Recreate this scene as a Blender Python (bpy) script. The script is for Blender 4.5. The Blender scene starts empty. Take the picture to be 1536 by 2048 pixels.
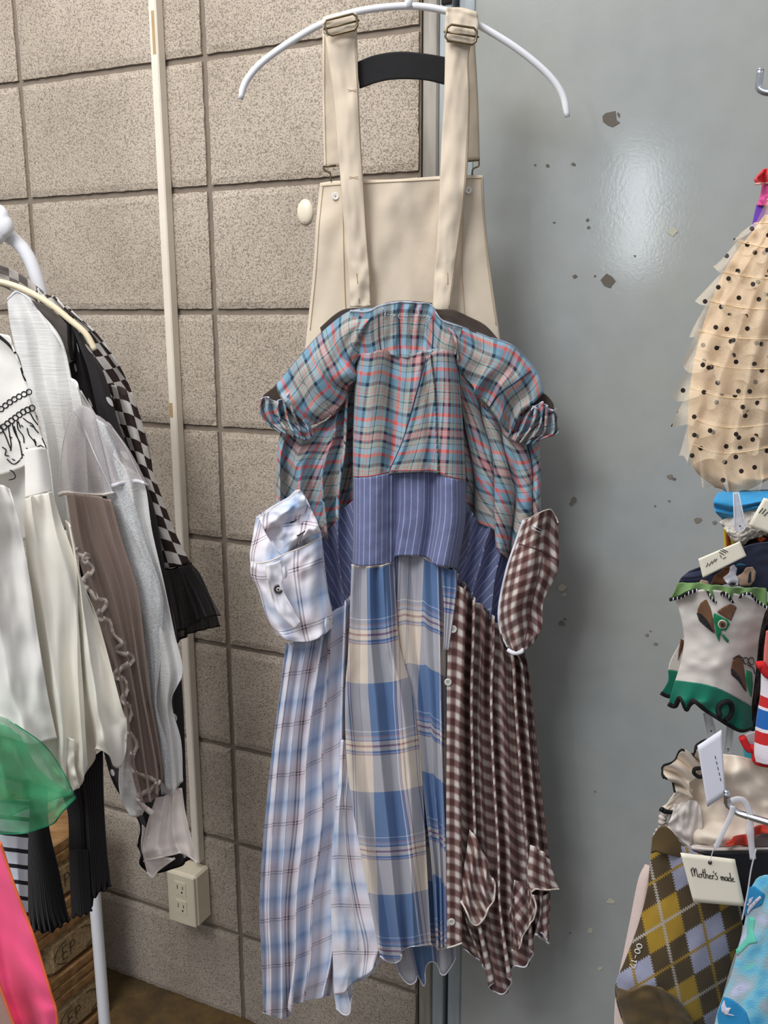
import bpy, math, random
from math import sin, cos, pi, radians, sqrt
from mathutils import Vector, Matrix, noise, geometry
from mathutils.bvhtree import BVHTree

SC = bpy.context.scene
COL = SC.collection
random.seed(7)

# ------------------------------------------------------------------ camera
FPX = 1887.78
PITCH = 0.213384
ROLL = -0.0041402
CH = 1.397
CAM = Vector((0, 0, CH))
_f = Vector((0, cos(PITCH), -sin(PITCH)))
_u = Vector((0, sin(PITCH), cos(PITCH)))
_x = Vector((1, 0, 0))
RX = cos(ROLL) * _x + sin(ROLL) * _u
UX = -sin(ROLL) * _x + cos(ROLL) * _u
cd = bpy.data.cameras.new('camera')
cam = bpy.data.objects.new('camera', cd)
COL.objects.link(cam)
cd.sensor_fit = 'VERTICAL'
cd.sensor_height = 24.0
cd.lens = FPX / 2048 * 24.0
cd.clip_start = 0.02
m = Matrix.Identity(4)
for i in range(3):
    m[i][0] = RX[i]; m[i][1] = UX[i]; m[i][2] = -_f[i]; m[i][3] = CAM[i]
cam.matrix_world = m
SC.camera = cam

# ------------------------------------------------------------------ light
SC.view_settings.view_transform = 'Standard'
SC.view_settings.look = 'None'
SC.view_settings.gamma = 1
SC.view_settings.use_curve_mapping = False
SC.view_settings.exposure = -0.42
world = bpy.data.worlds.new('world')
SC.world = world
world.use_nodes = True
wn = world.node_tree
wbg = wn.nodes['Background']
wtc = wn.nodes.new('ShaderNodeTexCoord')
wsx = wn.nodes.new('ShaderNodeSeparateXYZ')
wr_ = wn.nodes.new('ShaderNodeValToRGB')
wmp = wn.nodes.new('ShaderNodeMapRange')
wmp.inputs['From Min'].default_value = -1
wmp.inputs['From Max'].default_value = 1
wn.links.new(wtc.outputs['Generated'], wsx.inputs[0])
wn.links.new(wsx.outputs['Z'], wmp.inputs['Value'])
wn.links.new(wmp.outputs[0], wr_.inputs[0])
wn.links.new(wr_.outputs[0], wbg.inputs['Color'])
wr_.color_ramp.elements[0].position = 0.25
wr_.color_ramp.elements[0].color = (0.27, 0.27, 0.28, 1)
wr_.color_ramp.elements[1].position = 0.8
wr_.color_ramp.elements[1].color = (0.88, 0.92, 1.0, 1)
wbg.inputs['Strength'].default_value = 0.78

def area(name, loc, target, sx, sy, power, color):
    ld = bpy.data.lights.new(name, 'AREA')
    ld.shape = 'RECTANGLE'; ld.size = sx; ld.size_y = sy
    ld.energy = power; ld.color = color
    o = bpy.data.objects.new(name, ld)
    COL.objects.link(o)
    o.location = loc
    d = Vector(target) - Vector(loc)
    o.rotation_euler = d.to_track_quat('-Z', 'Y').to_euler()
    return o

area('ceiling_light', (-0.75, 0.75, 2.75), (-0.35, 1.5, 1.2), 1.4, 0.7, 27, (1.0, 0.94, 0.87))
area('shop_window_light', (-1.4, -0.75, 3.2), (-0.15, 1.3, 1.0), 1.3, 0.9, 74, (0.97, 0.98, 1.0))
area('doorway_light', (-1.62, -1.32, 1.82), (0.33, 1.3, 1.54), 0.09, 0.5, 5, (0.85, 0.93, 1.0))

# ------------------------------------------------------------------ helpers
def pt(px, py, Y):
    """world point seen at pixel (px,py) on the plane y = Y"""
    d = RX * ((px - 768) / FPX) - UX * ((py - 1024) / FPX) + _f
    return CAM + d * (Y / d.y)

A = 0.446020
S0 = -0.718778
D0 = 1.49987
TW = Vector((cos(A), -sin(A), 0))
NW = Vector((-sin(A), -cos(A), 0))
def wp(s, d, z):
    """wall coordinates: s along, d out towards the room, z up"""
    return Vector((0, D0, 0)) + TW * (s + S0) + NW * d + Vector((0, 0, z))
def on_wall(px, py, d=0.0):
    r = RX * ((px - 768) / FPX) - UX * ((py - 1024) / FPX) + _f
    P0 = wp(0, d, 0)
    t = (P0 - Vector((0, 0, 0))).dot(NW) / Vector((r.x, r.y, 0)).dot(NW)
    return CAM + r * t
def wall_sz(px, py, d=0.0):
    P = on_wall(px, py, d)
    return (P - Vector((0, D0, 0))).dot(TW) - S0, P.z

def lin(c):
    return tuple(((v / 255) / 12.92 if v / 255 <= 0.04045 else ((v / 255 + 0.055) / 1.055) ** 2.4) for v in c) + (1.0,)

WLOC = {}
def empty(name, loc, label, cat, group=None):
    o = bpy.data.objects.new(name, None)
    o.empty_display_size = 0.05
    COL.objects.link(o)
    o.location = loc
    WLOC[o.name] = Vector(loc)
    tag(o, label, cat, group)
    return o

def tag(o, label=None, cat=None, group=None, kind=None):
    if label: o['label'] = label
    if cat: o['category'] = cat
    if group: o['group'] = group
    if kind: o['kind'] = kind
    return o

def mesh(name, verts, faces, mat=None, parent=None, smooth=True, uvs=None, recenter=True):
    vs = [Vector(v) for v in verts]
    c = Vector((0, 0, 0))
    if recenter and vs:
        lo = Vector((min(v.x for v in vs), min(v.y for v in vs), min(v.z for v in vs)))
        hi = Vector((max(v.x for v in vs), max(v.y for v in vs), max(v.z for v in vs)))
        c = (lo + hi) / 2; c.z = lo.z
    me = bpy.data.meshes.new(name)
    me.from_pydata([tuple(v - c) for v in vs], [], faces)
    if smooth:
        me.polygons.foreach_set('use_smooth', [True] * len(me.polygons))
    if uvs is not None:
        ul = me.uv_layers.new(name='UVMap')
        for l in me.loops:
            ul.data[l.index].uv = uvs[l.vertex_index]
    if mat: me.materials.append(mat)
    me.update()
    o = bpy.data.objects.new(name, me)
    COL.objects.link(o)
    WLOC[o.name] = c
    if parent is not None:
        pl = WLOC[parent.name]
        o.parent = parent
        o.location = c - pl
    else:
        o.location = c
    return o

def crom(P, t):
    """uniform catmull-rom through P at t in [0,1]"""
    n = len(P) - 1
    if n == 0: return P[0]
    x = min(max(t, 0), 1) * n
    i = min(int(x), n - 1); f = x - i
    p1, p2 = P[i], P[i + 1]
    if n == 1: return p1 + (p2 - p1) * f
    p0 = P[i - 1] if i > 0 else p1 * 2 - p2
    p3 = P[i + 2] if i + 2 <= n else p2 * 2 - p1
    return 0.5 * ((2 * p1) + (p2 - p0) * f + (2 * p0 - 5 * p1 + 4 * p2 - p3) * f * f + (3 * p1 - p0 - 3 * p2 + p3) * f ** 3)

def resample(pts, n, smooth=True):
    P = [Vector(p) for p in pts]
    if len(P) == 1: return [P[0].copy() for _ in range(n + 1)]
    K = max(60, n * 2)
    dense = [crom(P, k / K) for k in range(K + 1)] if (smooth and len(P) > 2) else None
    if dense is None:
        dense = []
        for a, b in zip(P[:-1], P[1:]):
            for k in range(20): dense.append(a + (b - a) * (k / 20))
        dense.append(P[-1])
    L = [0]
    for a, b in zip(dense[:-1], dense[1:]): L.append(L[-1] + (b - a).length)
    out = []; j = 0
    for i in range(n + 1):
        t = L[-1] * i / n
        while j < len(L) - 2 and L[j + 1] < t: j += 1
        d = L[j + 1] - L[j]
        f = (t - L[j]) / d if d > 1e-9 else 0
        out.append(dense[j] + (dense[j + 1] - dense[j]) * f)
    return out

def nz(*a):
    a = list(a) + [0.37] * (3 - len(a))
    return noise.noise(Vector(a[:3]))

def pleat(n, dep, slide=0, ph=0.0, seed=0, r0=1, r1=1, jit=0.35, drift=0.15, sharp=0.65):
    def f(u, v):
        a = r0 + (r1 - r0) * v
        w = 2 * pi * (n * u + jit * nz(u * n * 0.9 + seed * 7.31, seed * 1.7) + drift * nz(v * 2.1 + seed, u * 3, seed * 3.1)) + ph
        win = min(1, 7 * u, 7 * (1 - u))
        c = cos(w)
        if sharp: c = (1 - sharp) * c + sharp * (1 - 2 * abs(sin(w / 2)))
        return slide * a * sin(w) * win, dep * a * c
    return f
def wrk(amp, su, sv, seed=0, ang=0.0):
    def f(u, v):
        x, y = u * su, v * sv
        x, y = x * cos(ang) - y * sin(ang), x * sin(ang) + y * cos(ang)
        return 0, amp * (nz(x + seed * 5.7, y, seed * 2.3) + 0.5 * nz(2.1 * x + seed, 2.1 * y, seed + 9))
    return f
def bow(amp, p=2):
    return lambda u, v: (0, amp * abs(2 * u - 1) ** p)
def fsum(*fs):
    def f(u, v):
        a = b = 0
        for g in fs:
            x, y = g(u, v); a += x; b += y
        return a, b
    return f

class Surf: pass
def patch(name, rows, Y, nu=60, nv=60, mat=None, parent=None, fold=None, W=None, back=0.0, ang=0.0,
          uvfun=None, ufun=None, th=0.0012, uoff=(0, 0), hemf=None, solid=True):
    R = [resample(r, nu) for r in rows]
    C2 = [[None] * (nu + 1) for _ in range(nv + 1)]
    for i in range(nu + 1):
        colp = [R[k][i] for k in range(len(R))]
        for j in range(nv + 1):
            C2[j][i] = crom(colp, j / nv)
    G = []; B0 = []; PX = []
    for j in range(nv + 1):
        g = []; b = []; pxr = []
        v = j / nv
        for i in range(nu + 1):
            u = i / nu
            p = C2[j][i].copy()
            y0 = Y(u, v) if callable(Y) else Y
            dy = 0; dx = 0
            if fold: dx, dy = fold(u, v)
            if hemf: p = p + Vector((0, hemf(u) * v ** 6)) if j > 0 else p
            b.append(pt(p.x, p.y, y0))
            pxr.append((p.x + dx, p.y))
            g.append(pt(p.x + dx, p.y, y0 + dy))
        G.append(g); B0.append(b); PX.append(pxr)
    # fabric coordinates
    jr = int(nv * 0.6)
    cu = [0]
    for i in range(nu):
        cu.append(cu[-1] + (G[jr][i + 1] - G[jr][i]).length)
    tot = cu[-1] or 1
    if W is None: W = tot
    uvs = []
    cv = [0] * (nu + 1)
    ca, sa = cos(ang), sin(ang)
    for j in range(nv + 1):
        for i in range(nu + 1):
            if j > 0: cv[i] += (B0[j][i] - B0[j - 1][i]).length
            if uvfun:
                uvs.append(uvfun(PX[j][i][0], PX[j][i][1]))
            elif ufun:
                uvs.append((ufun(PX[j][i][0], PX[j][i][1]) + uoff[0], cv[i] + uoff[1]))
            else:
                a = cu[i] / tot * W; b = cv[i]
                uvs.append((a * ca - b * sa + uoff[0], a * sa + b * ca + uoff[1]))
    verts = [p for g in G for p in g]
    n1 = nu + 1
    faces = [(j * n1 + i, (j + 1) * n1 + i, (j + 1) * n1 + i + 1, j * n1 + i + 1) for j in range(nv) for i in range(nu)]
    nf = len(faces)
    tri = BVHTree.FromPolygons(verts, faces)
    if back:
        base = len(verts); idx = {}
        st = 2
        cols = list(range(0, nu + 1, st))
        if cols[-1] != nu: cols.append(nu)
        for j in range(nv + 1):
            for i in cols:
                if i in (0, nu): idx[j, i] = j * n1 + i
                else:
                    u = i / nu
                    ye = G[j][0].y + (G[j][nu].y - G[j][0].y) * u
                    p = C2[j][i]
                    yy = max(ye + back * sin(pi * u) ** 0.7, G[j][i].y + 0.002)
                    idx[j, i] = len(verts); verts.append(pt(p.x, p.y, yy)); uvs.append(uvs[j * n1 + i])
        for j in range(nv):
            for a, b in zip(cols[:-1], cols[1:]):
                faces.append((idx[j, a], idx[j, b], idx[j + 1, b], idx[j + 1, a]))
    o = mesh(name, verts, faces, mat, parent, True, uvs)
    if solid:
        md = o.modifiers.new('thick', 'SOLIDIFY'); md.thickness = th; md.offset = -1
    s = Surf(); s.o = o; s.G = G; s.bvh = tri; s.nu = nu; s.nv = nv
    return s

def on(s, px, py, off=0.001, Yd=1.2):
    d = RX * ((px - 768) / FPX) - UX * ((py - 1024) / FPX) + _f
    d.normalize()
    h = s.bvh.ray_cast(CAM, d) if s else (None,)
    if h[0] is None:
        if s is None: return pt(px, py, Yd)
        # nearest point on the surface
        q = pt(px, py, Yd)
        nn = s.bvh.find_nearest(q)
        return pt(px, py, nn[0].y - off)
    return h[0] - d * off

def tube_geo(P, r, n=8, closed=False, flat=1.0, caps=True):
    P = [Vector(p) for p in P]
    if callable(r): rr = [r(i / (len(P) - 1)) for i in range(len(P))]
    else: rr = [r] * len(P)
    V = []; F = []
    N = len(P); up = None
    for i, p in enumerate(P):
        if closed: t = (P[(i + 1) % N] - P[i - 1])
        else: t = P[min(i + 1, N - 1)] - P[max(i - 1, 0)]
        if t.length < 1e-9: t = Vector((0, 0, 1))
        t.normalize()
        if up is None:
            up = Vector((0, 1, 0)) if abs(t.y) < 0.9 else Vector((0, 0, 1))
        up = up - t * up.dot(t)
        if up.length < 1e-6: up = t.orthogonal()
        up.normalize()
        s = t.cross(up)
        for k in range(n):
            a = 2 * pi * k / n
            V.append(p + s * (cos(a) * rr[i]) + up * (sin(a) * rr[i] * flat))
    M = N if closed else N - 1
    for i in range(M):
        for k in range(n):
            a = i * n + k; b = i * n + (k + 1) % n
            c = ((i + 1) % N) * n + (k + 1) % n; d = ((i + 1) % N) * n + k
            F.append((a, b, c, d))
    if not closed and caps:
        F.append(tuple(range(n))[::-1]); F.append(tuple((N - 1) * n + k for k in range(n)))
    return V, F
def merge(parts):
    V = []; F = []
    for v, f in parts:
        b = len(V); V += list(v); F += [tuple(x + b for x in q) for q in f]
    return V, F
def tube(name, P, r, mat, parent=None, n=8, closed=False, flat=1.0, smooth=True):
    V, F = tube_geo(P, r, n, closed, flat)
    return mesh(name, V, F, mat, parent, smooth)
def spl(P, n):
    return resample(P, n)
def edge(s, which):
    if which == 'bottom': return s.G[-1]
    if which == 'top': return s.G[0]
    if which == 'left': return [g[0] for g in s.G]
    return [g[-1] for g in s.G]
def hem(s, which, r, mat, name='hem_stitching', off=0.0, flat=0.6):
    P = [p + Vector((0, -off, 0)) for p in edge(s, which)]
    return tube(name, P, r, mat, s.o, 6, False, flat)

def seam(s, pxs, r, mat, name='seam', n=40, off=0.0006, dash=0, parent=None, smooth=True):
    Q = resample(pxs, n, smooth)
    P = [on(s, q.x, q.y, off, s.G[0][0].y if s else 1.2) for q in Q]
    if dash:
        parts = []
        i = 0
        while i + dash < len(P):
            parts.append(tube_geo(P[i:i + dash + 1], r, 5)); i += dash * 2
        V, F = merge(parts)
        return mesh(name, V, F, mat, parent or s.o)
    return tube(name, P, r, mat, parent or s.o, 6)

def strokes(name, list_of_px, s, r, mat, parent, off=0.001, Yd=1.2, n=14, flat=0.5):
    parts = []
    for st in list_of_px:
        Q = resample(st, n, len(st) > 2)
        parts.append(tube_geo([on(s, q.x, q.y, off, Yd) for q in Q], r, 5, False, flat))
    V, F = merge(parts)
    return mesh(name, V, F, mat, parent)

def decal(name, pts_px, s, mat, parent, off=0.0012, step=8, Yd=1.2, smooth=False, th=0.0006, uvfun=None):
    P = resample(list(pts_px) + [pts_px[0]], max(24, len(pts_px) * 4), smooth)[:-1]
    xs = [p.x for p in P]; ys = [p.y for p in P]
    pts = [Vector((p.x, p.y)) for p in P]
    n = len(pts)
    def inside(x, y):
        c = False; j = n - 1
        for i in range(n):
            if (pts[i].y > y) != (pts[j].y > y) and x < (pts[j].x - pts[i].x) * (y - pts[i].y) / (pts[j].y - pts[i].y) + pts[i].x: c = not c
            j = i
        return c
    extra = []
    y = min(ys) + step / 2
    while y < max(ys):
        x = min(xs) + step / 2
        while x < max(xs):
            if inside(x, y): extra.append(Vector((x, y)))
            x += step
        y += step
    r = geometry.delaunay_2d_cdt(pts + extra, [(i, (i + 1) % n) for i in range(n)], [], 1, 1e-4)
    V = [on(s, v.x, v.y, off, Yd) for v in r[0]]
    F = [tuple(f) for f in r[2]]
    uvs = [uvfun(v.x, v.y) for v in r[0]] if uvfun else [(v.x / 1888, -v.y / 1888) for v in r[0]]
    o = mesh(name, V, F, mat, parent, True, uvs)
    # faces must look towards the camera
    me = o.data
    if me.polygons and sum(p.normal.y for p in me.polygons) > 0: me.flip_normals()
    md = o.modifiers.new('thick', 'SOLIDIFY'); md.thickness = th; md.offset = -1
    return o

def disc(name, c, axis, r, t, mat, parent, n=20, prof=None):
    """lathe: prof list of (radius fraction, height)"""
    axis = Vector(axis).normalized(); a1 = axis.orthogonal().normalized(); a2 = axis.cross(a1)
    prof = prof or [(0, t), (0.6, t), (0.72, t * 1.25), (0.9, t * 1.2), (1, t * 0.6), (1, 0), (0.9, -t * .2), (0, -t * .2)]
    V = []; F = []
    for (q, h) in prof:
        for k in range(n):
            b = 2 * pi * k / n
            V.append(Vector(c) + axis * h + (a1 * cos(b) + a2 * sin(b)) * r * max(q, 0.0001))
    for i in range(len(prof) - 1):
        for k in range(n):
            F.append((i * n + k, i * n + (k + 1) % n, (i + 1) * n + (k + 1) % n, (i + 1) * n + k))
    return mesh(name, V, F, mat, parent)

def box_geo(c0, c1, fn=None, bev=0.0):
    """box between corners in a local frame mapped by fn; bev chamfers the front edges (min y side)"""
    (x0, y0, z0), (x1, y1, z1) = c0, c1
    fn = fn or (lambda x, y, z: Vector((x, y, z)))
    if bev <= 0:
        V = [fn(*p) for p in [(x0, y0, z0), (x1, y0, z0), (x1, y1, z0), (x0, y1, z0), (x0, y0, z1), (x1, y0, z1), (x1, y1, z1), (x0, y1, z1)]]
        F = [(0, 3, 2, 1), (4, 5, 6, 7), (0, 1, 5, 4), (1, 2, 6, 5), (2, 3, 7, 6), (3, 0, 4, 7)]
        return V, F
    b = bev
    V = []; F = []
    # all-edge chamfer via three inset shells
    def ring(z, ins):
        return [(x0 + ins + (b if ins == 0 else 0) * 0, 0, 0)]
    sgn = [(-1, -1, -1), (1, -1, -1), (1, 1, -1), (-1, 1, -1), (-1, -1, 1), (1, -1, 1), (1, 1, 1), (-1, 1, 1)]
    idx = {}
    for ci, (sx, sy, sz) in enumerate(sgn):
        X = x0 if sx < 0 else x1; Yy = y0 if sy < 0 else y1; Z = z0 if sz < 0 else z1
        for ax, p in enumerate([(X, Yy - sy * b, Z - sz * b), (X - sx * b, Yy, Z - sz * b), (X - sx * b, Yy - sy * b, Z)]):
            idx[ci, ax] = len(V); V.append(fn(*p))
    for ax, quads in {0: [(0, 3, 7, 4), (1, 5, 6, 2)], 1: [(0, 4, 5, 1), (3, 2, 6, 7)], 2: [(0, 1, 2, 3), (4, 7, 6, 5)]}.items():
        for q in quads: F.append(tuple(idx[c, ax] for c in q))
    edges = [(0, 1, 1, 2), (2, 3, 1, 2), (4, 5, 1, 2), (6, 7, 1, 2), (0, 3, 0, 2), (1, 2, 0, 2), (4, 7, 0, 2), (5, 6, 0, 2), (0, 4, 0, 1), (1, 5, 0, 1), (2, 6, 0, 1), (3, 7, 0, 1)]
    for a, c, m1, m2 in edges: F.append((idx[a, m1], idx[c, m1], idx[c, m2], idx[a, m2]))
    for ci in range(8): F.append((idx[ci, 0], idx[ci, 1], idx[ci, 2]))
    return V, F
def fix_normals(o):
    import bmesh
    bm = bmesh.new(); bm.from_mesh(o.data)
    bmesh.ops.recalc_face_normals(bm, faces=bm.faces)
    bm.to_mesh(o.data); bm.free()
    return o

# ------------------------------------------------------------------ materials
class NT:
    def __init__(self, name, rough=0.85, sheen=0.0, metal=0.0, spec=0.3):
        self.m = bpy.data.materials.new(name); self.m.use_nodes = True
        self.t = self.m.node_tree
        self.b = self.t.nodes['Principled BSDF']
        self.out = self.t.nodes['Material Output']
        self.b.inputs['Roughness'].default_value = rough
        self.b.inputs['Metallic'].default_value = metal
        self.b.inputs['Specular IOR Level'].default_value = spec
        if sheen:
            self.b.inputs['Sheen Weight'].default_value = sheen
            self.b.inputs['Sheen Roughness'].default_value = 0.5
    def n(self, t, **k):
        x = self.t.nodes.new(t)
        for a, b in k.items(): setattr(x, a, b)
        return x
    def l(self, a, b): self.t.links.new(a, b)
    def M(self, op, a, b=None, c=None):
        x = self.n('ShaderNodeMath', operation=op)
        for i, q in enumerate((a, b, c)):
            if q is None: continue
            if isinstance(q, (int, float)): x.inputs[i].default_value = q
            else: self.l(q, x.inputs[i])
        return x.outputs[0]
    def mix(self, f, a, b, blend='MIX'):
        x = self.n('ShaderNodeMix', data_type='RGBA', blend_type=blend)
        for s, q in ((0, f), (6, a), (7, b)):
            if isinstance(q, (int, float)): x.inputs[s].default_value = q
            elif isinstance(q, tuple): x.inputs[s].default_value = q
            else: self.l(q, x.inputs[s])
        return x.outputs[2]
    def uv(self):
        x = self.n('ShaderNodeUVMap'); s = self.n('ShaderNodeSeparateXYZ')
        self.l(x.outputs[0], s.inputs[0])
        return s.outputs[0], s.outputs[1], x.outputs[0]
    def obj(self):
        return self.n('ShaderNodeTexCoord').outputs['Object']
    def ramp(self, f, stops, interp='CONSTANT'):
        x = self.n('ShaderNodeValToRGB'); r = x.color_ramp; r.interpolation = interp
        while len(r.elements) < len(stops): r.elements.new(0.5)
        for e, (p, c) in zip(r.elements, stops):
            e.position = p; e.color = c if len(c) == 4 else c + (1,)
        self.l(f, x.inputs[0])
        return x.outputs[0]
    def noise(self, vec, scale, detail=3, rough=0.55):
        x = self.n('ShaderNodeTexNoise')
        x.inputs['Scale'].default_value = scale; x.inputs['Detail'].default_value = detail
        x.inputs['Roughness'].default_value = rough
        self.l(vec, x.inputs['Vector'])
        return x.outputs[0]
    def vscale(self, vec, s):
        x = self.n('ShaderNodeVectorMath', operation='MULTIPLY')
        self.l(vec, x.inputs[0]); x.inputs[1].default_value = s
        return x.outputs[0]
    def bump(self, h, strength=0.3, dist=0.001):
        x = self.n('ShaderNodeBump'); x.inputs['Strength'].default_value = strength
        x.inputs['Distance'].default_value = dist
        self.l(h, x.inputs['Height'])
        if getattr(self, '_lb', None) is not None: self.l(self._lb, x.inputs['Normal'])
        self._lb = x.outputs[0]
        self.l(x.outputs[0], self.b.inputs['Normal'])
    def color(self, c):
        if isinstance(c, tuple): self.b.inputs['Base Color'].default_value = c
        else: self.l(c, self.b.inputs['Base Color'])
        self._c = c
    def cloth(self, fine=900, wr=22, ws=0.35, wd=0.004, fs=0.25):
        o = self.obj()
        self.bump(self.noise(o, wr, 3), ws, wd)
        self.bump(self.noise(o, fine, 1), fs, 0.0005)
    def alpha(self, a):
        """sheer cloth: a = 0..1 opacity"""
        tr = self.n('ShaderNodeBsdfTransparent'); mx = self.n('ShaderNodeMixShader')
        if isinstance(a, (int, float)): mx.inputs[0].default_value = a
        else: self.l(a, mx.inputs[0])
        self.l(tr.outputs[0], mx.inputs[1]); self.l(self.b.outputs[0], mx.inputs[2])
        self.l(mx.outputs[0], self.out.inputs[0])
    def translucent(self, f, c):
        t = self.n('ShaderNodeBsdfTranslucent'); mx = self.n('ShaderNodeMixShader')
        if isinstance(c, tuple): t.inputs[0].default_value = c
        else: self.l(c, t.inputs[0])
        mx.inputs[0].default_value = f
        self.l(self.b.outputs[0], mx.inputs[1]); self.l(t.outputs[0], mx.inputs[2])
        self.l(mx.outputs[0], self.out.inputs[0])

def plain(name, c, rough=0.8, sheen=0.0, metal=0.0, spec=0.3, var=0.06, cloth=True, **k):
    t = NT(name, rough, sheen, metal, spec)
    L = lin(c)
    if var:
        n = t.noise(t.obj(), 30, 4)
        f = t.M('MULTIPLY_ADD', n, 2 * var, 1 - var)
        h = t.n('ShaderNodeHueSaturation'); h.inputs['Color'].default_value = L
        t.l(f, h.inputs['Value']); t.color(h.outputs[0])
    else: t.color(L)
    if cloth: t.cloth(**k)
    return t.m
def stops(seq, total=None):
    """[(width, colour)...] -> ramp stops"""
    T = sum(w for w, _ in seq); p = 0; out = []
    for w, c in seq:
        out.append((p / T, lin(c))); p += w
    return out
def plaid(name, warp, weft, pu, pv, soft=False, mixf=0.5, blend='MIX', rough=0.9, fuzz=0.0, twill=0.06, **k):
    t = NT(name, rough, 0.1, 0, 0.2)
    u, v, uv = t.uv()
    if fuzz:
        nx = t.noise(uv, 500, 2)
        off = t.M('MULTIPLY_ADD', nx, fuzz, -fuzz / 2)
        u = t.M('ADD', u, off); v = t.M('ADD', v, off)
    it = 'LINEAR' if soft else 'CONSTANT'
    def prep(seq):
        s = stops(seq)
        if soft: s.append((1.0, s[0][1]))
        return s
    a = t.ramp(t.M('FRACT', t.M('DIVIDE', u, pu)), prep(warp), it)
    b = t.ramp(t.M('FRACT', t.M('DIVIDE', v, pv)), prep(weft), it)
    c = t.mix(mixf, a, b, blend)
    if twill:
        d = t.M('MULTIPLY_ADD', t.noise(uv, 1400, 1), 2 * twill * 2, 1 - 2 * twill)
        h = t.n('ShaderNodeHueSaturation'); t.l(c, h.inputs['Color']); t.l(d, h.inputs['Value']); c = h.outputs[0]
    t.color(c)
    t.cloth(**k)
    return t.m
# ------------------------------------------------------------------ structure: floor, block wall, steel door
# floor
t = NT('worn_floor', 0.55, 0, 0, 0.4)
o_ = t.obj()
n1 = t.noise(o_, 6, 6, 0.65); n2 = t.noise(o_, 40, 4)
c = t.ramp(n1, [(0.3, lin((62, 48, 34))), (0.5, lin((88, 70, 46))), (0.62, lin((120, 96, 56))), (0.75, lin((84, 72, 58)))], 'LINEAR')
c = t.mix(t.M('MULTIPLY', n2, 0.5), c, lin((50, 42, 34)))
t.color(c); t.bump(n2, 0.3, 0.002)
V, F = box_geo((-2.4, -1.6, -0.05), (2.2, 2.8, 0.0))
tag(mesh('floor', V, F, t.m, None, False), kind='structure')

# block wall
t = NT('split_block', 0.95, 0, 0, 0.15)
o_ = t.obj()
big = t.noise(o_, 5, 4); spk = t.noise(o_, 430, 2, 0.6); spk2 = t.noise(o_, 240, 3, 0.65)
base = t.ramp(big, [(0.3, lin((172, 160, 146))), (0.5, lin((184, 172, 157))), (0.7, lin((194, 182, 168)))], 'LINEAR')
sm = t.ramp(spk, [(0.38, (1, 1, 1)), (0.45, (0, 0, 0))], 'LINEAR')
sm2 = t.ramp(spk2, [(0.35, (1, 1, 1)), (0.42, (0, 0, 0))], 'LINEAR')
spot = t.M('MAXIMUM', sm, sm2)
c = t.mix(t.M('MULTIPLY', spot, 0.6), base, lin((92, 80, 70)))
li = t.ramp(t.noise(o_, 260, 2), [(0.60, (0, 0, 0)), (0.70, (1, 1, 1))], 'LINEAR')
c = t.mix(t.M('MULTIPLY', li, 0.25), c, lin((225, 212, 196)))
t.color(c)
t.bump(t.M('SUBTRACT', spk2, t.M('MULTIPLY', spot, 0.8)), 0.55, 0.0025)
BLOCK = t.m
MORT = plain('mortar', (128, 117, 105), 0.95, var=0.12, wr=60, ws=0.4, wd=0.002, fine=500, fs=0.6)
parts = []
SE = 0.781
JH = 0.0045
rows_z = [0.0] + [1.391 - 0.2 * k for k in range(6, -6, -1)]
rnd = random.Random(3)
def chip_block(s0, s1, z0, z1):
    """one block face: gridded front with an uneven arris and side walls into the joint"""
    nx = max(3, int((s1 - s0) / 0.011)); nzz = max(3, int((z1 - z0) / 0.011))
    V = []; F = []
    for j in range(nzz + 1):
        for i in range(nx + 1):
            s = s0 + (s1 - s0) * i / nx; z = z0 + (z1 - z0) * j / nzz
            d = 0.0
            if i in (0, nx) or j in (0, nzz):
                d = -0.0018 - rnd.random() * 0.0012
                if i == 0: s += rnd.random() * 0.0014
                if i == nx: s -= rnd.random() * 0.0014
                if j == 0: z += rnd.random() * 0.0014
                if j == nzz: z -= rnd.random() * 0.0014
            else:
                d = 0.0006 * nz(s * 30, z * 30, 1.0)
            V.append(wp(s, d, z))
    n1 = nx + 1
    for j in range(nzz):
        for i in range(nx):
            F.append((j * n1 + i, j * n1 + i + 1, (j + 1) * n1 + i + 1, (j + 1) * n1 + i))
    ring = [j0 for j0 in range(n1)] + [j * n1 + nx for j in range(1, nzz + 1)] + [nzz * n1 + i for i in range(nx - 1, -1, -1)] + [j * n1 for j in range(nzz - 1, 0, -1)]
    b = len(V)
    for r in ring:
        V.append(V[r] - NW * 0.03)
    L = len(ring)
    for k in range(L):
        F.append((ring[k], b + k, b + (k + 1) % L, ring[(k + 1) % L]))
    return V, F
for zi in range(len(rows_z) - 1):
    z0, z1 = rows_z[zi], rows_z[zi + 1]
    for j in range(-3, 2):
        a, b = 0.4 * j, min(0.4 * (j + 1), SE)
        parts.append(chip_block(a + JH, b - (JH if b < SE else 0.004), z0 + (JH if zi else 0), z1 - JH))
V, F = merge(parts)
wl = mesh('wall_left', V, F, BLOCK, None, False)
tag(wl, kind='structure')
V, F = box_geo((-1.2, -0.16, 0), (SE - 0.002, -0.0065, 2.39), lambda s, d, z: wp(s, d, z))
mo = fix_normals(mesh('mortar_joints', V, F, MORT, wl, False))

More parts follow.
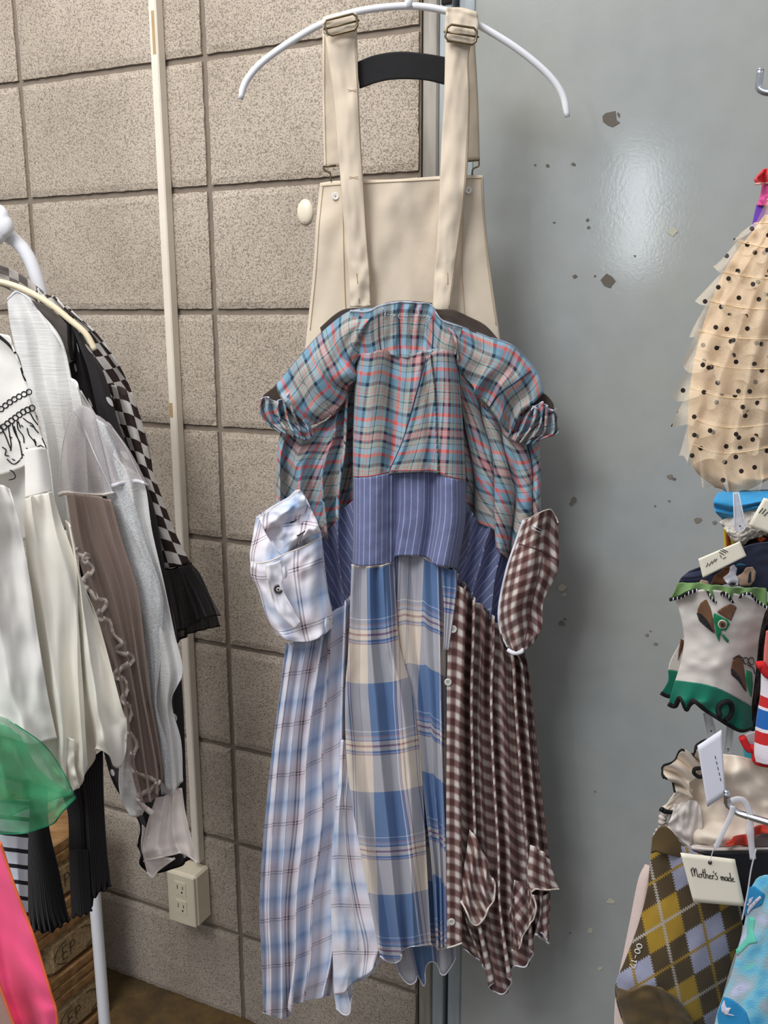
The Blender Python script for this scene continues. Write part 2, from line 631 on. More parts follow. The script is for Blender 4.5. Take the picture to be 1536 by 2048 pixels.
# steel door and its frame
def steel(name, col, rough, dirt=0.15, streak=False):
    t = NT(name, rough, 0, 0, 0.5)
    o = t.obj()
    a = t.noise(o, 3.5, 4); b = t.noise(t.vscale(o, (6, 6, 0.8)), 9, 4) if streak else t.noise(o, 25, 3)
    L = lin(col)
    D = tuple(x * (1 - dirt * 1.6) for x in L[:3]) + (1,)
    c = t.mix(t.ramp(b, [(0.35, (0, 0, 0)), (0.75, (1, 1, 1))], 'LINEAR'), L, D)
    c = t.mix(t.ramp(a, [(0.4, (0, 0, 0)), (0.8, (0.35, 0.35, 0.35))], 'LINEAR'), c, lin((165, 160, 142)))
    t.color(c)
    t.bump(t.noise(o, 260, 2), 0.10, 0.0006)
    return t.m
DOORM = steel('door_paint', (154, 158, 157), 0.13, 0.05)
POSTM = steel('post_paint', (160, 154, 146), 0.6, 0.35, True)
FRM = steel('frame_paint', (158, 168, 173), 0.42, 0.2, True)
GAPM = plain('gap_shade_and_bracket', (36, 32, 30), 0.9, var=0)  # near-black: shade of the frame gaps put into colour; also the bracket's black
def wbox(name, s0, s1, d0, d1, z0, z1, mat, parent=None, bev=0.002, kind=None):
    V, F = box_geo((s0, d0, z0), (s1, d1, z1), lambda s, d, z: wp(s, d, z), bev)
    o = fix_normals(mesh(name, V, F, mat, parent, False))
    if kind: tag(o, kind=kind)
    return o
wbox('trim_1', 0.786, 0.8105, -0.05, 0.006, 0, 2.4, POSTM, None, 0.003, 'structure')
wbox('trim_2', 0.8135, 0.8335, -0.05, 0.010, 0, 2.4, FRM, None, 0.002, 'structure')
wbox('trim_3', 0.7815, 0.865, -0.06, -0.018, 0, 2.4, GAPM, None, 0.0, 'structure')  # dark backing strip that paints the shade in the gaps between the posts
wbox('trim_4', 0.8405, 0.8655, -0.05, 0.004, 0, 2.4, FRM, None, 0.002, 'structure')
door = wbox('door_1', 0.8675, 1.95, -0.045, 0.012, 0.004, 2.4, DOORM, None, 0.003, 'structure')
CHIP = plain('bare_metal_spots', (98, 92, 84), 0.8, var=0.25)
SCUFF = plain('scuff_marks', (118, 112, 102), 0.8, var=0.2)
YEL = plain('glue_marks', (178, 176, 158), 0.6, var=0.1)
def mark(name, pts, mat):
    P = [on_wall(x, y, 0.0125) for x, y in pts]
    n = len(P)
    V = P + [p + NW * 0.0004 for p in P]
    F = [tuple(range(n, 2 * n))] + [(k, (k + 1) % n, n + (k + 1) % n, n + k) for k in range(n)]
    return fix_normals(mesh(name, V, F, mat, door, False))
mark('bare_spot', [(1205, 232), (1212, 226), (1231, 222), (1233, 240), (1240, 245), (1225, 254), (1215, 250), (1206, 243)], CHIP)
mark('bare_spot', [(1236, 224), (1240, 229), (1238, 236), (1234, 228)], CHIP)
mark('bare_spot', [(1201, 560), (1213, 547), (1224, 553), (1231, 562), (1220, 576), (1208, 571)], CHIP)
rnd = random.Random(5)
for (x, y, r, mt) in [(1147, 328, 5, 0), (1095, 332, 5, 0), (1070, 330, 3, 0), (1175, 440, 5, 0), (1177, 455, 4, 0), (1150, 553, 6, 0), (1190, 552, 3, 0), (1108, 445, 3, 0), (1270, 512, 3, 0),
                      (1148, 1000, 8, 1), (1143, 1008, 5, 1), (1338, 1002, 4, 1), (1310, 1012, 3, 1), (1396, 1040, 9, 1), (1430, 1045, 6, 1), (1340, 953, 8, 1), (1348, 958, 5, 0),
                      (1124, 1175, 11, 2), (1128, 1190, 6, 2), (1124, 1247, 8, 1), (1130, 1238, 4, 1), (1294, 1270, 5, 1), (1301, 1262, 3, 1), (1311, 1288, 5, 1), (1222, 1803, 10, 2), (1180, 1862, 9, 2),
                      (1190, 1583, 3, 1), (1345, 463, 12, 2), (1140, 1866, 3, 1), (1200, 1937, 6, 2)]:
    k = 9
    mark('scuff', [(x + r * (0.55 + 0.5 * rnd.random()) * cos(2 * pi * q / k), y + r * (0.35 + 0.5 * rnd.random()) * sin(2 * pi * q / k)) for q in range(k)], (CHIP, SCUFF, YEL)[mt])

# ------------------------------------------------------------------ wall fittings
CREAMP = plain('ivory_plastic', (226, 216, 192), 0.45, var=0.05, ws=0.05, fs=0.05, spec=0.4)
DUCT = plain('duct_paint', (226, 217, 202), 0.55, var=0.08, ws=0.08, fs=0.1)
DARKH = plain('dark_slot', (40, 34, 28), 0.8, var=0)
# cable duct
s_l = (wall_sz(297, 0, 0.02)[0]); s_r = wall_sz(327, 0, 0.0)[0]
ztop = 2.3; zbox = wall_sz(400, 1715)[1]
duct = empty('cable_duct', wp(0.31, 0, zbox), 'cream painted square cable duct running up the block wall to the outlet box', 'cable duct')
SD0, SD1 = wall_sz(294.5, 0, 0.02)[0], wall_sz(327, 20, 0.0)[0]
V, F = box_geo((SD0, 0.0, zbox), (SD1, 0.020, ztop), lambda s, d, z: wp(s, d, z), 0.002)
fix_normals(mesh('duct_cover', V, F, DUCT, duct, False))
STN = plain('duct_stain', (176, 150, 112), 0.7, var=0.2)
for (z0, z1, a, b) in [(1.905, 1.955, 0.3055, 0.3125), (1.80, 1.865, 0.3165, 0.3225), (1.21, 1.235, 0.311, 0.319)]:
    V, F = box_geo((a, 0.020, z0), (b, 0.0203, z1), lambda s, d, z: wp(s, d, z))
    fix_normals(mesh('stain', V, F, STN, duct, False))
# outlet box
sA = wall_sz(337, 1790, 0.045)[0]; sB = wall_sz(393, 1790, 0.045)[0]
zb = 0.5 * (wall_sz(365, 1745, 0.045)[1] + wall_sz(393, 1757, 0.045)[1]); zc = wall_sz(398, 1857, 0.045)[1]
ob = empty('outlet_box', wp((sA + sB) / 2, 0, zc), 'ivory surface-mounted double power outlet low on the block wall', 'power outlet')
V, F = box_geo((sA, 0.0, zc), (sB, 0.045, zb), lambda s, d, z: wp(s, d, z), 0.004)
fix_normals(mesh('back_box', V, F, CREAMP, ob, False))
V, F = box_geo((sA + 0.002, 0.0452, zc + 0.002), (sB - 0.002, 0.0495, zb - 0.002), lambda s, d, z: wp(s, d, z), 0.0015)
fp = fix_normals(mesh('face_plate', V, F, CREAMP, ob, False))
sm_ = (sA + sB) / 2; zm = (zb + zc) / 2; wS = (sB - sA)
for k in (0.024, -0.016):
    V, F = box_geo((sm_ - 0.013, 0.0495, zm + k - 0.015), (sm_ + 0.013, 0.0508, zm + k + 0.015), lambda s, d, z: wp(s, d, z), 0.0008)
    so = fix_normals(mesh('socket', V, F, CREAMP, ob, False))
    ps = []
    for (a, h, z_) in ((-0.0065, 0.009, 0.003), (0.006, 0.007, 0.003)):
        ps.append(box_geo((sm_ + a - 0.0008, 0.0508, zm + k + z_ - h / 2), (sm_ + a + 0.0008, 0.0511, zm + k + z_ + h / 2), lambda s, d, z: wp(s, d, z)))
    ps.append(box_geo((sm_ + 0.002, 0.0508, zm + k - 0.009), (sm_ + 0.005, 0.0511, zm + k - 0.005), lambda s, d, z: wp(s, d, z)))
    V, F = merge(ps)
    fix_normals(mesh('slots', V, F, DARKH, so, False))
# oval plaque on the wall
pc = on_wall(611, 424, 0.0)
pq = empty('oval_plaque', pc, 'small oval ivory plaque stuck on the block wall beside the beige bib', 'plaque')
V = []; F = []
prof = [(0.0, 0.0075), (0.35, 0.0072), (0.7, 0.0058), (0.92, 0.0036), (1, 0.0015), (1, 0)]
N = 36
for q, h in prof:
    for k in range(N):
        a = 2 * pi * k / N
        V.append(pc + TW * (0.0145 * max(q, 0.001) * cos(a)) + Vector((0, 0, 0.0195 * max(q, 0.001) * sin(a))) + NW * h)
for i in range(len(prof) - 1):
    for k in range(N): F.append((i * N + k, i * N + (k + 1) % N, (i + 1) * N + (k + 1) % N, (i + 1) * N + k))
F.append(tuple(range(N)))
fix_normals(mesh('disc', V, F, plain('ivory_gloss', (232, 222, 200), 0.25, var=0, cloth=False, spec=0.5), pq))
disc('rivet', pc + Vector((0, 0, -0.0155)) + NW * 0.004, NW, 0.0012, 0.0006, DARKH, pq, 10)

# ------------------------------------------------------------------ hanger
WHITEP = plain('white_coated_metal', (236, 238, 243), 0.35, var=0, cloth=False, spec=0.5)
hg = empty('clothes_hanger', pt(818, 10, 1.262), 'thin white arched clothes hanger carrying the patchwork overall dress', 'clothes hanger')
HP = resample([(481, 198), (492, 163), (525, 124), (590, 78), (650, 45), (720, 22), (818, 12), (900, 24), (960, 52), (1035, 98), (1095, 148), (1125, 190), (1135, 234)], 90)
def hy(x): return 1.262 + (x - 818) / 655 * 0.03
tube('arm', [pt(p.x, p.y, hy(p.x)) for p in HP], lambda f: 0.0044 if 0.02 < f < 0.98 else 0.0036, WHITEP, hg, 10)
c0 = pt(818, 10, 1.262)
hk = [c0 + Vector((0, 0, 0)), c0 + Vector((0, 0, 0.02)), c0 + Vector((0, 0, 0.045)), c0 + Vector((0.012, 0, 0.06)), c0 + Vector((0.004, 0, 0.085)), c0 + Vector((-0.018, 0, 0.09)), c0 + Vector((-0.034, 0, 0.074))]
tube('hook', resample(hk, 40), 0.0022, WHITEP, hg, 8)
tube('neck', [c0 + Vector((0, 0, -0.003)), c0 + Vector((0, 0, 0.008)), c0 + Vector((0, 0, 0.02))], lambda f: 0.006 - 0.003 * f, WHITEP, hg, 10)
# bracket on the door frame that carries the hanger (above the frame)
bt = on_wall(818, -160, 0.0); hb = c0 + Vector((-0.004, 0, 0.088))
sB_, zB_ = 0.825, hb.z
br = empty('wall_bracket', wp(sB_, 0.01, zB_ - 0.02), 'black metal bracket on the door frame holding the white hanger', 'bracket')
pw = wp(sB_, 0.011, zB_ - 0.008)
tube('bracket_arm', [pw, Vector((hb.x, hb.y + 0.0, hb.z - 0.007)) + (Vector((hb.x, hb.y, hb.z - 0.007)) - pw).normalized() * 0.02], 0.0035, GAPM, br, 8)
V, F = box_geo((sB_ - 0.008, 0.0105, zB_ - 0.035), (sB_ + 0.008, 0.0135, zB_ + 0.02), lambda s, d, z: wp(s, d, z), 0.001)
fix_normals(mesh('bracket_plate', V, F, GAPM, br, False))

# ------------------------------------------------------------------ cloth materials
BEIGE = plain('beige_twill', (212, 198, 178), 0.9, 0.15, wr=16, ws=0.35, wd=0.005)
BEIGES = plain('beige_stitch', (188, 170, 142), 0.9, var=0)
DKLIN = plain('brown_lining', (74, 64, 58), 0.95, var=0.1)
BLACKE = plain('black_elastic', (34, 33, 35), 0.9, 0.1, var=0.05, fine=600)
BRASS = NT('antique_brass', 0.42, 0, 0.9, 0.5); BRASS.color(lin((118, 104, 80))); BRASS = BRASS.m
CREAMT = plain('cream_overlock', (232, 220, 208), 0.9, var=0.05, fine=1500, fs=0.5)
WHITET = plain('white_overlock', (222, 222, 228), 0.9, var=0.05, fine=1500, fs=0.5)
te, na, rd, gb, lb = (122, 158, 178), (52, 64, 88), (214, 96, 92), (158, 162, 158), (140, 172, 190)
def sym(c):
    return [(1.3, rd), (1.0, c), (1.3, rd), (1.0, c), (1.3, rd), (1.0, c), (1.3, rd), (4.5, na), (6, gb), (0.9, na), (8, lb), (5, rd), (10, te), (5, na), (5, gb), (0.8, rd), (3.5, gb), (0.8, rd), (4, gb), (1.1, na),
            (4, gb), (0.8, rd), (3.5, gb), (0.8, rd), (5, gb), (5, na), (10, te), (5, rd), (8, lb), (0.9, na), (6, gb), (4.5, na)]
te, na, rd, gb, lb = (116, 154, 174), (40, 52, 76), (222, 96, 86), (160, 172, 166), (142, 178, 198)
TEAL = plaid('teal_red_plaid', sym((170, 176, 184)), sym((170, 174, 178)), 0.094, 0.106, mixf=0.5, wr=26, ws=0.5, wd=0.004)
ch, wh_ = (112, 124, 172), (176, 184, 210)
t = NT('chambray_pinstripe', 0.9, 0.1, 0, 0.2)
u, v, uv = t.uv()
s = t.ramp(t.M('FRACT', t.M('DIVIDE', u, 0.0062)), [(0, (0, 0, 0)), (0.86, (1, 1, 1))], 'CONSTANT')
slub = t.noise(t.vscale(uv, (300, 1500, 1)), 1, 3)
c = t.mix(t.M('MULTIPLY_ADD', slub, 0.9, -0.15), lin((90, 98, 138)), lin((136, 142, 176)))
c = t.mix(t.M('MULTIPLY', s, 0.62), c, lin((190, 196, 220)))
t.color(c); t.cloth(wr=24)
CHAM = t.m
cr_, pb, db, rl, bl_ = (226, 214, 200), (150, 168, 200), (100, 128, 170), (150, 76, 90), (70, 92, 150)
wC = [(2, cr_), (1.5, bl_), (2, cr_), (0.9, rl), (12, cr_), (1.2, (210, 176, 170)), (12, cr_), (34, db), (1.3, (225, 225, 235)), (2.5, db), (1.6, rl), (4, cr_), (1, rl), (14, cr_)]
hC = [(71, db), (1.2, (215, 220, 232)), (6, db), (2, (176, 130, 130)), (4, pb), (2, bl_), (6, cr_), (3, rl), (6, cr_), (2.4, bl_), (3, pb), (0.9, rl), (57, cr_)]
BIGP = plaid('blue_cream_plaid', wC, hC, 0.090, 0.164, mixf=0.5, twill=0.1, wr=18, ws=0.35)
w1, w2, lbl, mbl, blk, pk = (240, 238, 244), (232, 230, 240), (204, 216, 236), (138, 168, 208), (38, 34, 44), (228, 214, 220)
wD = [(8, w1), (7, lbl), (8, mbl), (6, lbl), (8, w1), (2, w2), (0.05, w2), (2.6, blk), (0.05, blk), (2.4, pk), (0.05, pk), (2.6, blk), (0.05, blk), (10, pk), (10, w2)]
hD = [(14, w1), (5, lbl), (9, mbl), (7, lbl), (9, w2), (3, pk), (0.05, pk), (1.3, blk), (0.05, blk), (2.2, pk), (0.05, pk), (1.1, blk), (0.05, blk), (16, pk)]
WBP = plaid('white_blue_ombre_plaid', wD, hD, 0.064, 0.078, soft=True, mixf=0.5, twill=0.05, wr=22, ws=0.45)
gw, gbn = (236, 232, 228), (148, 121, 118)
wE = [(2.6, gw), (1.9, gw), (3.8, gbn), (1.9, gbn), (0.02, gw)]
GINGP = plaid('brown_gingham_small', wE, wE, 0.0165, 0.0180, soft=True, mixf=1.0, blend='MULTIPLY', fuzz=0.002, twill=0.12, wr=24, ws=0.4)
GING = plaid('brown_gingham', wE, wE, 0.0185, 0.0205, soft=True, mixf=1.0, blend='MULTIPLY', fuzz=0.002, twill=0.12, wr=24, ws=0.4)

# ------------------------------------------------------------------ the overall dress
dr = empty('patchwork_overall_dress', pt(800, 2000, 1.24), 'patchwork dress of plaid, pinstripe and gingham shirts with beige overall bib, hung on white hanger', 'dress')
# straps behind the hanger
for (rows_, lab) in (([[(645, 60), (700, 52)], [(645, 200), (694, 200)], [(648, 336), (696, 332)]], 'l'), ([[(905, 50), (948, 58)], [(908, 190), (956, 190)], [(912, 322), (960, 320)]], 'r')):
    s = patch('back_strap', rows_, 1.292, 8, 30, BEIGE, dr, fold=wrk(0.002, 2, 5, 3))
    seam(s, [(p.x, p.y) for p in [Vector((rows_[0][0][0] + 4, rows_[0][0][1] + 8)), Vector((rows_[1][0][0] + 4, 200)), Vector((rows_[2][0][0] + 4, rows_[2][0][1] - 4))]], 0.0004, BEIGES)
# bib
def biby(u, v): return 1.262
bib = patch('bib', [[(640, 366), (668, 362), (720, 360), (800, 358), (880, 352), (930, 350), (967, 350)],
                    [(632, 440), (680, 440), (800, 440), (930, 440), (971, 440)],
                    [(626, 540), (680, 540), (800, 540), (930, 540), (982, 540)],
                    [(612, 680), (680, 660), (800, 650), (930, 650), (1002, 685)],
                    [(605, 740), (680, 740), (800, 740), (930, 740), (1010, 745)]], biby, 70, 50, BEIGE, dr,
            fold=fsum(wrk(0.006, 5, 3, 2), lambda u, v: (0, 0.010 * abs(2 * u - 1) ** 3 - 0.004 * math.exp(-((u - 0.5) / 0.18) ** 2) * (1 - v))), back=0.03)
seam(bib, [(643, 372), (700, 368), (800, 363), (900, 358), (963, 356)], 0.0005, BEIGES)
seam(bib, [(646, 372), (638, 450), (632, 540), (620, 660)], 0.0005, BEIGES)
seam(bib, [(684, 366), (686, 440), (688, 540), (692, 640)], 0.0007, BEIGES)
seam(bib, [(928, 356), (926, 440), (924, 540), (930, 640)], 0.0007, BEIGES)
seam(bib, [(962, 358), (966, 440), (976, 540), (992, 650)], 0.0005, BEIGES)
for x, y in ((671, 393), (937, 381)):
    q = on(bib, x, y, 0.0005)
    b = disc('rivet_button', q, (0, -1, 0.1), 0.0048, 0.0012, plain('shell_button', (222, 218, 212), 0.3, var=0, cloth=False), bib.o, 20)
    disc('button_hole', q + Vector((0, -0.0016, 0)), (0, -1, 0.1), 0.0007, 0.0003, DARKH, bib.o, 8)
# metal strap hooks
for P in ([(645, 335), (652, 342), (660, 346), (662, 362)], [(958, 322), (957, 332), (946, 338), (944, 350)]):
    Q = resample(P, 24)
    tube('strap_hook', [pt(p.x, p.y, 1.268) for p in Q], 0.0011, BRASS, dr, 8)
for P in ([(646, 333), (672, 331)], [(928, 323), (959, 320)]):
    tube('strap_hook', [pt(P[0][0], P[0][1], 1.268), pt(P[1][0], P[1][1], 1.268)], 0.0012, BRASS, dr, 8)
# front straps, passing over the hanger
def strapY(u, v):
    if v < 0.08: return 1.262 - 0.016 * sin(min(v / 0.08, 1) * pi / 2)
    return 1.246 - 0.003 * v
sl = patch('front_strap', [[(644, 36), (676, 27), (713, 24)], [(648, 60), (682, 52), (714, 48)], [(655, 110), (690, 105), (715, 98)], [(668, 200), (695, 200), (718, 198)],
                           [(676, 300), (702, 300), (723, 300)], [(684, 400), (710, 400), (729, 400)], [(692, 500), (716, 500), (736, 500)], [(698, 560), (722, 560), (741, 560)], [(700, 614), (722, 614), (743, 612)]],
           strapY, 16, 110, BEIGE, dr, fold=fsum(wrk(0.004, 1.6, 9, 4), lambda u, v: (0, 0.003 * (abs(2 * u - 1)) ** 2)), back=0.004)
srp = patch('front_strap', [[(894, 17), (925, 17), (955, 26)], [(890, 45), (922, 48), (956, 55)], [(890, 100), (918, 104), (938, 110)], [(888, 190), (915, 190), (940, 190)],
                            [(882, 300), (910, 300), (937, 300)], [(878, 400), (904, 400), (929, 400)], [(873, 500), (896, 500), (916, 500)], [(868, 560), (890, 560), (908, 560)], [(865, 622), (885, 622), (902, 622)]],
            strapY, 16, 110, BEIGE, dr, fold=fsum(wrk(0.004, 1.6, 9, 8), lambda u, v: (0, 0.003 * (abs(2 * u - 1)) ** 2)), back=0.004)
seam(sl, [(709, 80), (715, 200), (720, 300), (727, 400), (738, 560), (740, 606)], 0.0004, BEIGES, n=60)
seam(srp, [(934, 120), (936, 200), (932, 300), (925, 400), (904, 560), (898, 616)], 0.0004, BEIGES, n=60)
strokes('buttonhole', [[(713, 546), (714, 556), (715, 566)], [(717, 596), (718, 606)]], sl, 0.0006, BEIGES, sl.o)
strokes('buttonhole', [[(895, 545), (895, 556), (895, 568)]], srp, 0.0006, BEIGES, srp.o)
strokes('tack_stitching', [[(695, 178), (712, 182)], [(696, 182), (712, 178)], [(697, 356), (716, 352)], [(698, 352), (716, 357)]], sl, 0.0004, plain('tack', (205, 186, 160), 0.9, var=0), sl.o)
# strap loops folded over the hanger, and buckles
ll = patch('strap_loop', [[(645, 60), (650, 42), (680, 32), (713, 26)], [(648, 66), (652, 52), (682, 44), (714, 38)], [(655, 76), (660, 66), (686, 62), (712, 55)]][0:2] + [[(654, 72), (664, 68), (690, 64), (712, 60)]],
           1.238, 14, 12, BEIGE, dr, fold=wrk(0.002, 3, 2, 5))
lr = patch('strap_loop', [[(893, 15), (925, 17), (955, 24)], [(892, 40), (925, 42), (957, 50)], [(893, 84), (922, 88), (948, 92)]],
           1.238, 14, 24, BEIGE, dr, fold=fsum(wrk(0.003, 3, 2, 6)))
def buckle(P):
    Q = []
    n = len(P)
    for i in range(n):
        a, b = Vector(P[i]), Vector(P[(i + 1) % n]); L = (b - a).length
        r = min(7, L * 0.3)
        d = (b - a).normalized()
        Q += [a + d * r, a + (b - a) * 0.5, b - d * r]
    return Q
for P in ([(646, 42), (712, 26), (716, 58), (657, 73)], [(896, 48), (955, 57), (951, 90), (889, 80)]):
    root = tube('buckle', [pt(p.x, p.y, 1.231) for p in buckle(P)], 0.0014, BRASS, dr, 8, True)
    a, b = Vector(P[0]), Vector(P[3]); c_, d_ = Vector(P[1]), Vector(P[2])
    m1 = (a + b) / 2; m2 = (c_ + d_) / 2
    dd = (m2 - m1).normalized() * 5
    tube('slider_bar', [pt((m1 - dd).x, (m1 - dd).y, 1.233), pt((m2 + dd).x, (m2 + dd).y, 1.233)], 0.0012, BRASS, root, 8)
# black elastic band between the straps
band = patch('black_elastic_band', [[(714, 124), (750, 110), (800, 103), (850, 107), (892, 114)], [(716, 150), (760, 136), (800, 131), (850, 133), (891, 140)], [(719, 177), (760, 163), (800, 158), (850, 160), (890, 169)]],
             1.256, 40, 14, BLACKE, dr, fold=lambda u, v: (0, -0.006 * sin(pi * u)), th=0.002)

# --- plaid bodice
def bump_(u, c, w): return math.exp(-((u - c) / w) ** 2)
def centerfold(u, v):
    y = 0.022 * abs(2 * u - 1) ** 14 -0.016 * bump_(u, 0.16, 0.15) - 0.014 * bump_(u, 0.86, 0.11) + 0.006 * bump_(u, 0.36, 0.05) + 0.008 * bump_(u, 0.70, 0.05)
    uc = 0.62 - 0.30 * v
    if v <= 1.0: y += -0.009 / (1 + math.exp(-(u - uc) * 90)) * (u < 0.75) * 1.0
    return 0, y
def centerfold2(u, v):
    y = 0.022 * abs(2 * u - 1) ** 14 -0.018 * bump_(u, 0.17, 0.16) - 0.016 * bump_(u, 0.87, 0.11) + 0.012 * bump_(u, 0.38, 0.05) + 0.012 * bump_(u, 0.70, 0.05) - 0.005 * (u > 0.33)
    return 0, y
YD = 1.222
nk = patch('ruched_neckline', [[(700, 622), (735, 623), (760, 612), (800, 604), (835, 606), (862, 610), (884, 640), (925, 655)],
                               [(702, 640), (735, 642), (765, 634), (800, 630), (840, 630), (868, 634), (892, 655), (922, 668)],
                               [(706, 672), (735, 672), (765, 668), (800, 668), (840, 668), (872, 668), (895, 676), (918, 686)],
                               [(714, 712), (740, 712), (765, 706), (810, 716), (865, 704), (895, 706), (912, 710)]],
           YD - 0.002, 90, 34, TEAL, dr, W=0.145, uoff=(0.012, 0.03),
           fold=fsum(lambda u, v: (0, -0.005 * bump_(u, 0.16, 0.1) - 0.005 * bump_(u, 0.9, 0.1)),
                     lambda u, v: (2.0 * sin(40 * u) * bump_(u, 0.5, 0.18), 0.0035 * sin(60 * u + 2 * nz(v * 4, u * 3, 1)) * bump_(u, 0.5, 0.22) * (1 - 0.5 * v)), wrk(0.003, 9, 2, 3)))
STC = plain('pale_stitching', (196, 200, 214), 0.9, var=0)
NSD = plain('navy_stitching', (44, 54, 78), 0.9, var=0)
hem(nk, 'top', 0.0014, plain('neck_binding', (170, 176, 190), 0.9, var=0.1), 'neck_binding')
seam(nk, [(768, 628), (800, 632), (840, 632), (866, 636)], 0.0005, STC, dash=1, n=30)
seam(nk, [(798, 634), (799, 670), (800, 712)], 0.0006, NSD)
seam(nk, [(853, 636), (853, 670), (852, 704)], 0.0005, STC, dash=1, n=30)
seam(nk, [(757, 628), (758, 670), (762, 704)], 0.0006, NSD)
seam(nk, [(866, 640), (866, 670), (864, 702)], 0.0006, NSD)
strokes('loose_thread', [[(767, 616), (771, 626), (769, 634)], [(838, 612), (836, 622), (838, 628)], [(799, 628), (797, 634), (801, 638)]], nk, 0.0005, STC, nk.o, 0.002)
cp = patch('bodice_front', [[(714, 706), (740, 706), (765, 700), (810, 710), (865, 698), (895, 700), (914, 704)],
                            [(709, 790), (750, 790), (810, 790), (870, 790), (922, 790)],
                            [(706, 880), (750, 880), (810, 880), (870, 880), (928, 880)],
                            [(706, 958), (740, 956), (776, 948), (820, 946), (868, 946), (900, 958), (932, 964)]],
           YD, 110, 60, TEAL, dr, W=0.165, ang=-0.10, uoff=(0.004, 0.004), fold=fsum(centerfold, wrk(0.002, 7, 3, 5)))
def _ul(v): return 0.69 - 0.37 * v
ov = patch('bodice_overlap', [[(852, 716), (870, 702), (895, 702), (913, 705)], [(832, 790), (862, 790), (895, 790), (922, 790)], [(806, 880), (845, 880), (890, 880), (928, 880)], [(777, 946), (820, 945), (868, 945), (900, 957), (932, 963)]],
           YD, 70, 60, TEAL, dr, W=0.115, uoff=(0.03, 0.004), fold=fsum(lambda u, v: (0, centerfold(_ul(v) + (1 - _ul(v)) * u, v)[1] - 0.0075), wrk(0.0015, 5, 3, 5)))
hem(ov, 'left', 0.0008, NSD, 'pleat_edge')
seam(cp, [(707, 953), (740, 952), (776, 944)], 0.0006, plain('red_stitch', (170, 80, 88), 0.9, var=0))
seam(ov, [(779, 941), (820, 941), (868, 941), (900, 953), (930, 959)], 0.0006, plain('red_stitch_line', (170, 80, 88), 0.9, var=0))
bc = patch('pinstripe_panel', [[(706, 956), (740, 954), (776, 947), (820, 945), (868, 945), (900, 956), (932, 962)],
                               [(706, 1040), (745, 1040), (782, 1035), (820, 1032), (866, 1034), (900, 1040), (931, 1042)],
                               [(704, 1131), (740, 1132), (786, 1125), (792, 1112), (850, 1114), (866, 1128), (890, 1134), (915, 1137)]],
           YD, 100, 44, CHAM, dr, W=0.16, fold=fsum(centerfold2, wrk(0.002, 6, 4, 6)))
# side bodice panels
bl = patch('bodice_side', [[(562, 850), (600, 862), (632, 856), (662, 832), (690, 795), (716, 740)],
                           [(556, 895), (590, 898), (630, 895), (665, 885), (690, 860), (712, 830)],
                           [(553, 950), (590, 950), (625, 955), (665, 960), (690, 945), (708, 930)],
                           [(553, 1010), (575, 1030), (608, 1060), (640, 1082), (664, 1052), (692, 1012), (708, 1000)],
                           ], YD + 0.032, 130, 70, TEAL, dr, W=0.16, ang=-0.45, fold=fsum(pleat(4.2, 0.013, 7, 1.0, 1, 0.6, 1.1, jit=0.5, drift=0.4), wrk(0.006, 5, 3, 9), bow(0.02, 3)), back=0.03)
brr = patch('bodice_side', [[(908, 716), (935, 765), (962, 805), (995, 845), (1030, 868), (1082, 862)],
                            [(918, 830), (945, 850), (975, 870), (1010, 888), (1045, 900), (1080, 905)],
                            [(926, 930), (955, 945), (985, 958), (1015, 965), (1045, 965), (1082, 958)],
                            [(930, 1022), (965, 1046), (994, 1066), (1003, 1112), (1025, 1114), (1050, 1080), (1082, 1030)]],
            YD + 0.032, 130, 70, TEAL, dr, W=0.17, ang=0.42, fold=fsum(pleat(4.4, 0.013, -7, 2.4, 2, 0.6, 1.1, jit=0.5, drift=0.4), wrk(0.006, 5, 3, 19), bow(0.02, 3)), back=0.03)
# side pinstripe panels
pl_ = patch('pinstripe_side', [[(638, 1086), (663, 1050), (692, 1010), (710, 998)], [(644, 1150), (665, 1130), (690, 1100), (710, 1085)], [(650, 1200), (664, 1227), (680, 1215), (700, 1196), (710, 1160)]],
            YD + 0.033, 50, 50, CHAM, dr, W=0.06, ang=0.3, fold=fsum(pleat(2.2, 0.009, 4, 2.2, 3)))
pr_ = patch('pinstripe_side', [[(926, 1014), (965, 1043), (994, 1064), (1003, 1110), (1026, 1112)], [(924, 1080), (955, 1110), (980, 1130), (1005, 1150), (1020, 1160)], [(908, 1138), (940, 1192), (968, 1220), (990, 1248), (1005, 1258)]],
            YD + 0.033, 70, 50, CHAM, dr, W=0.095, ang=-0.3, fold=fsum(pleat(3.2, 0.011, 5, 0.4, 4)))
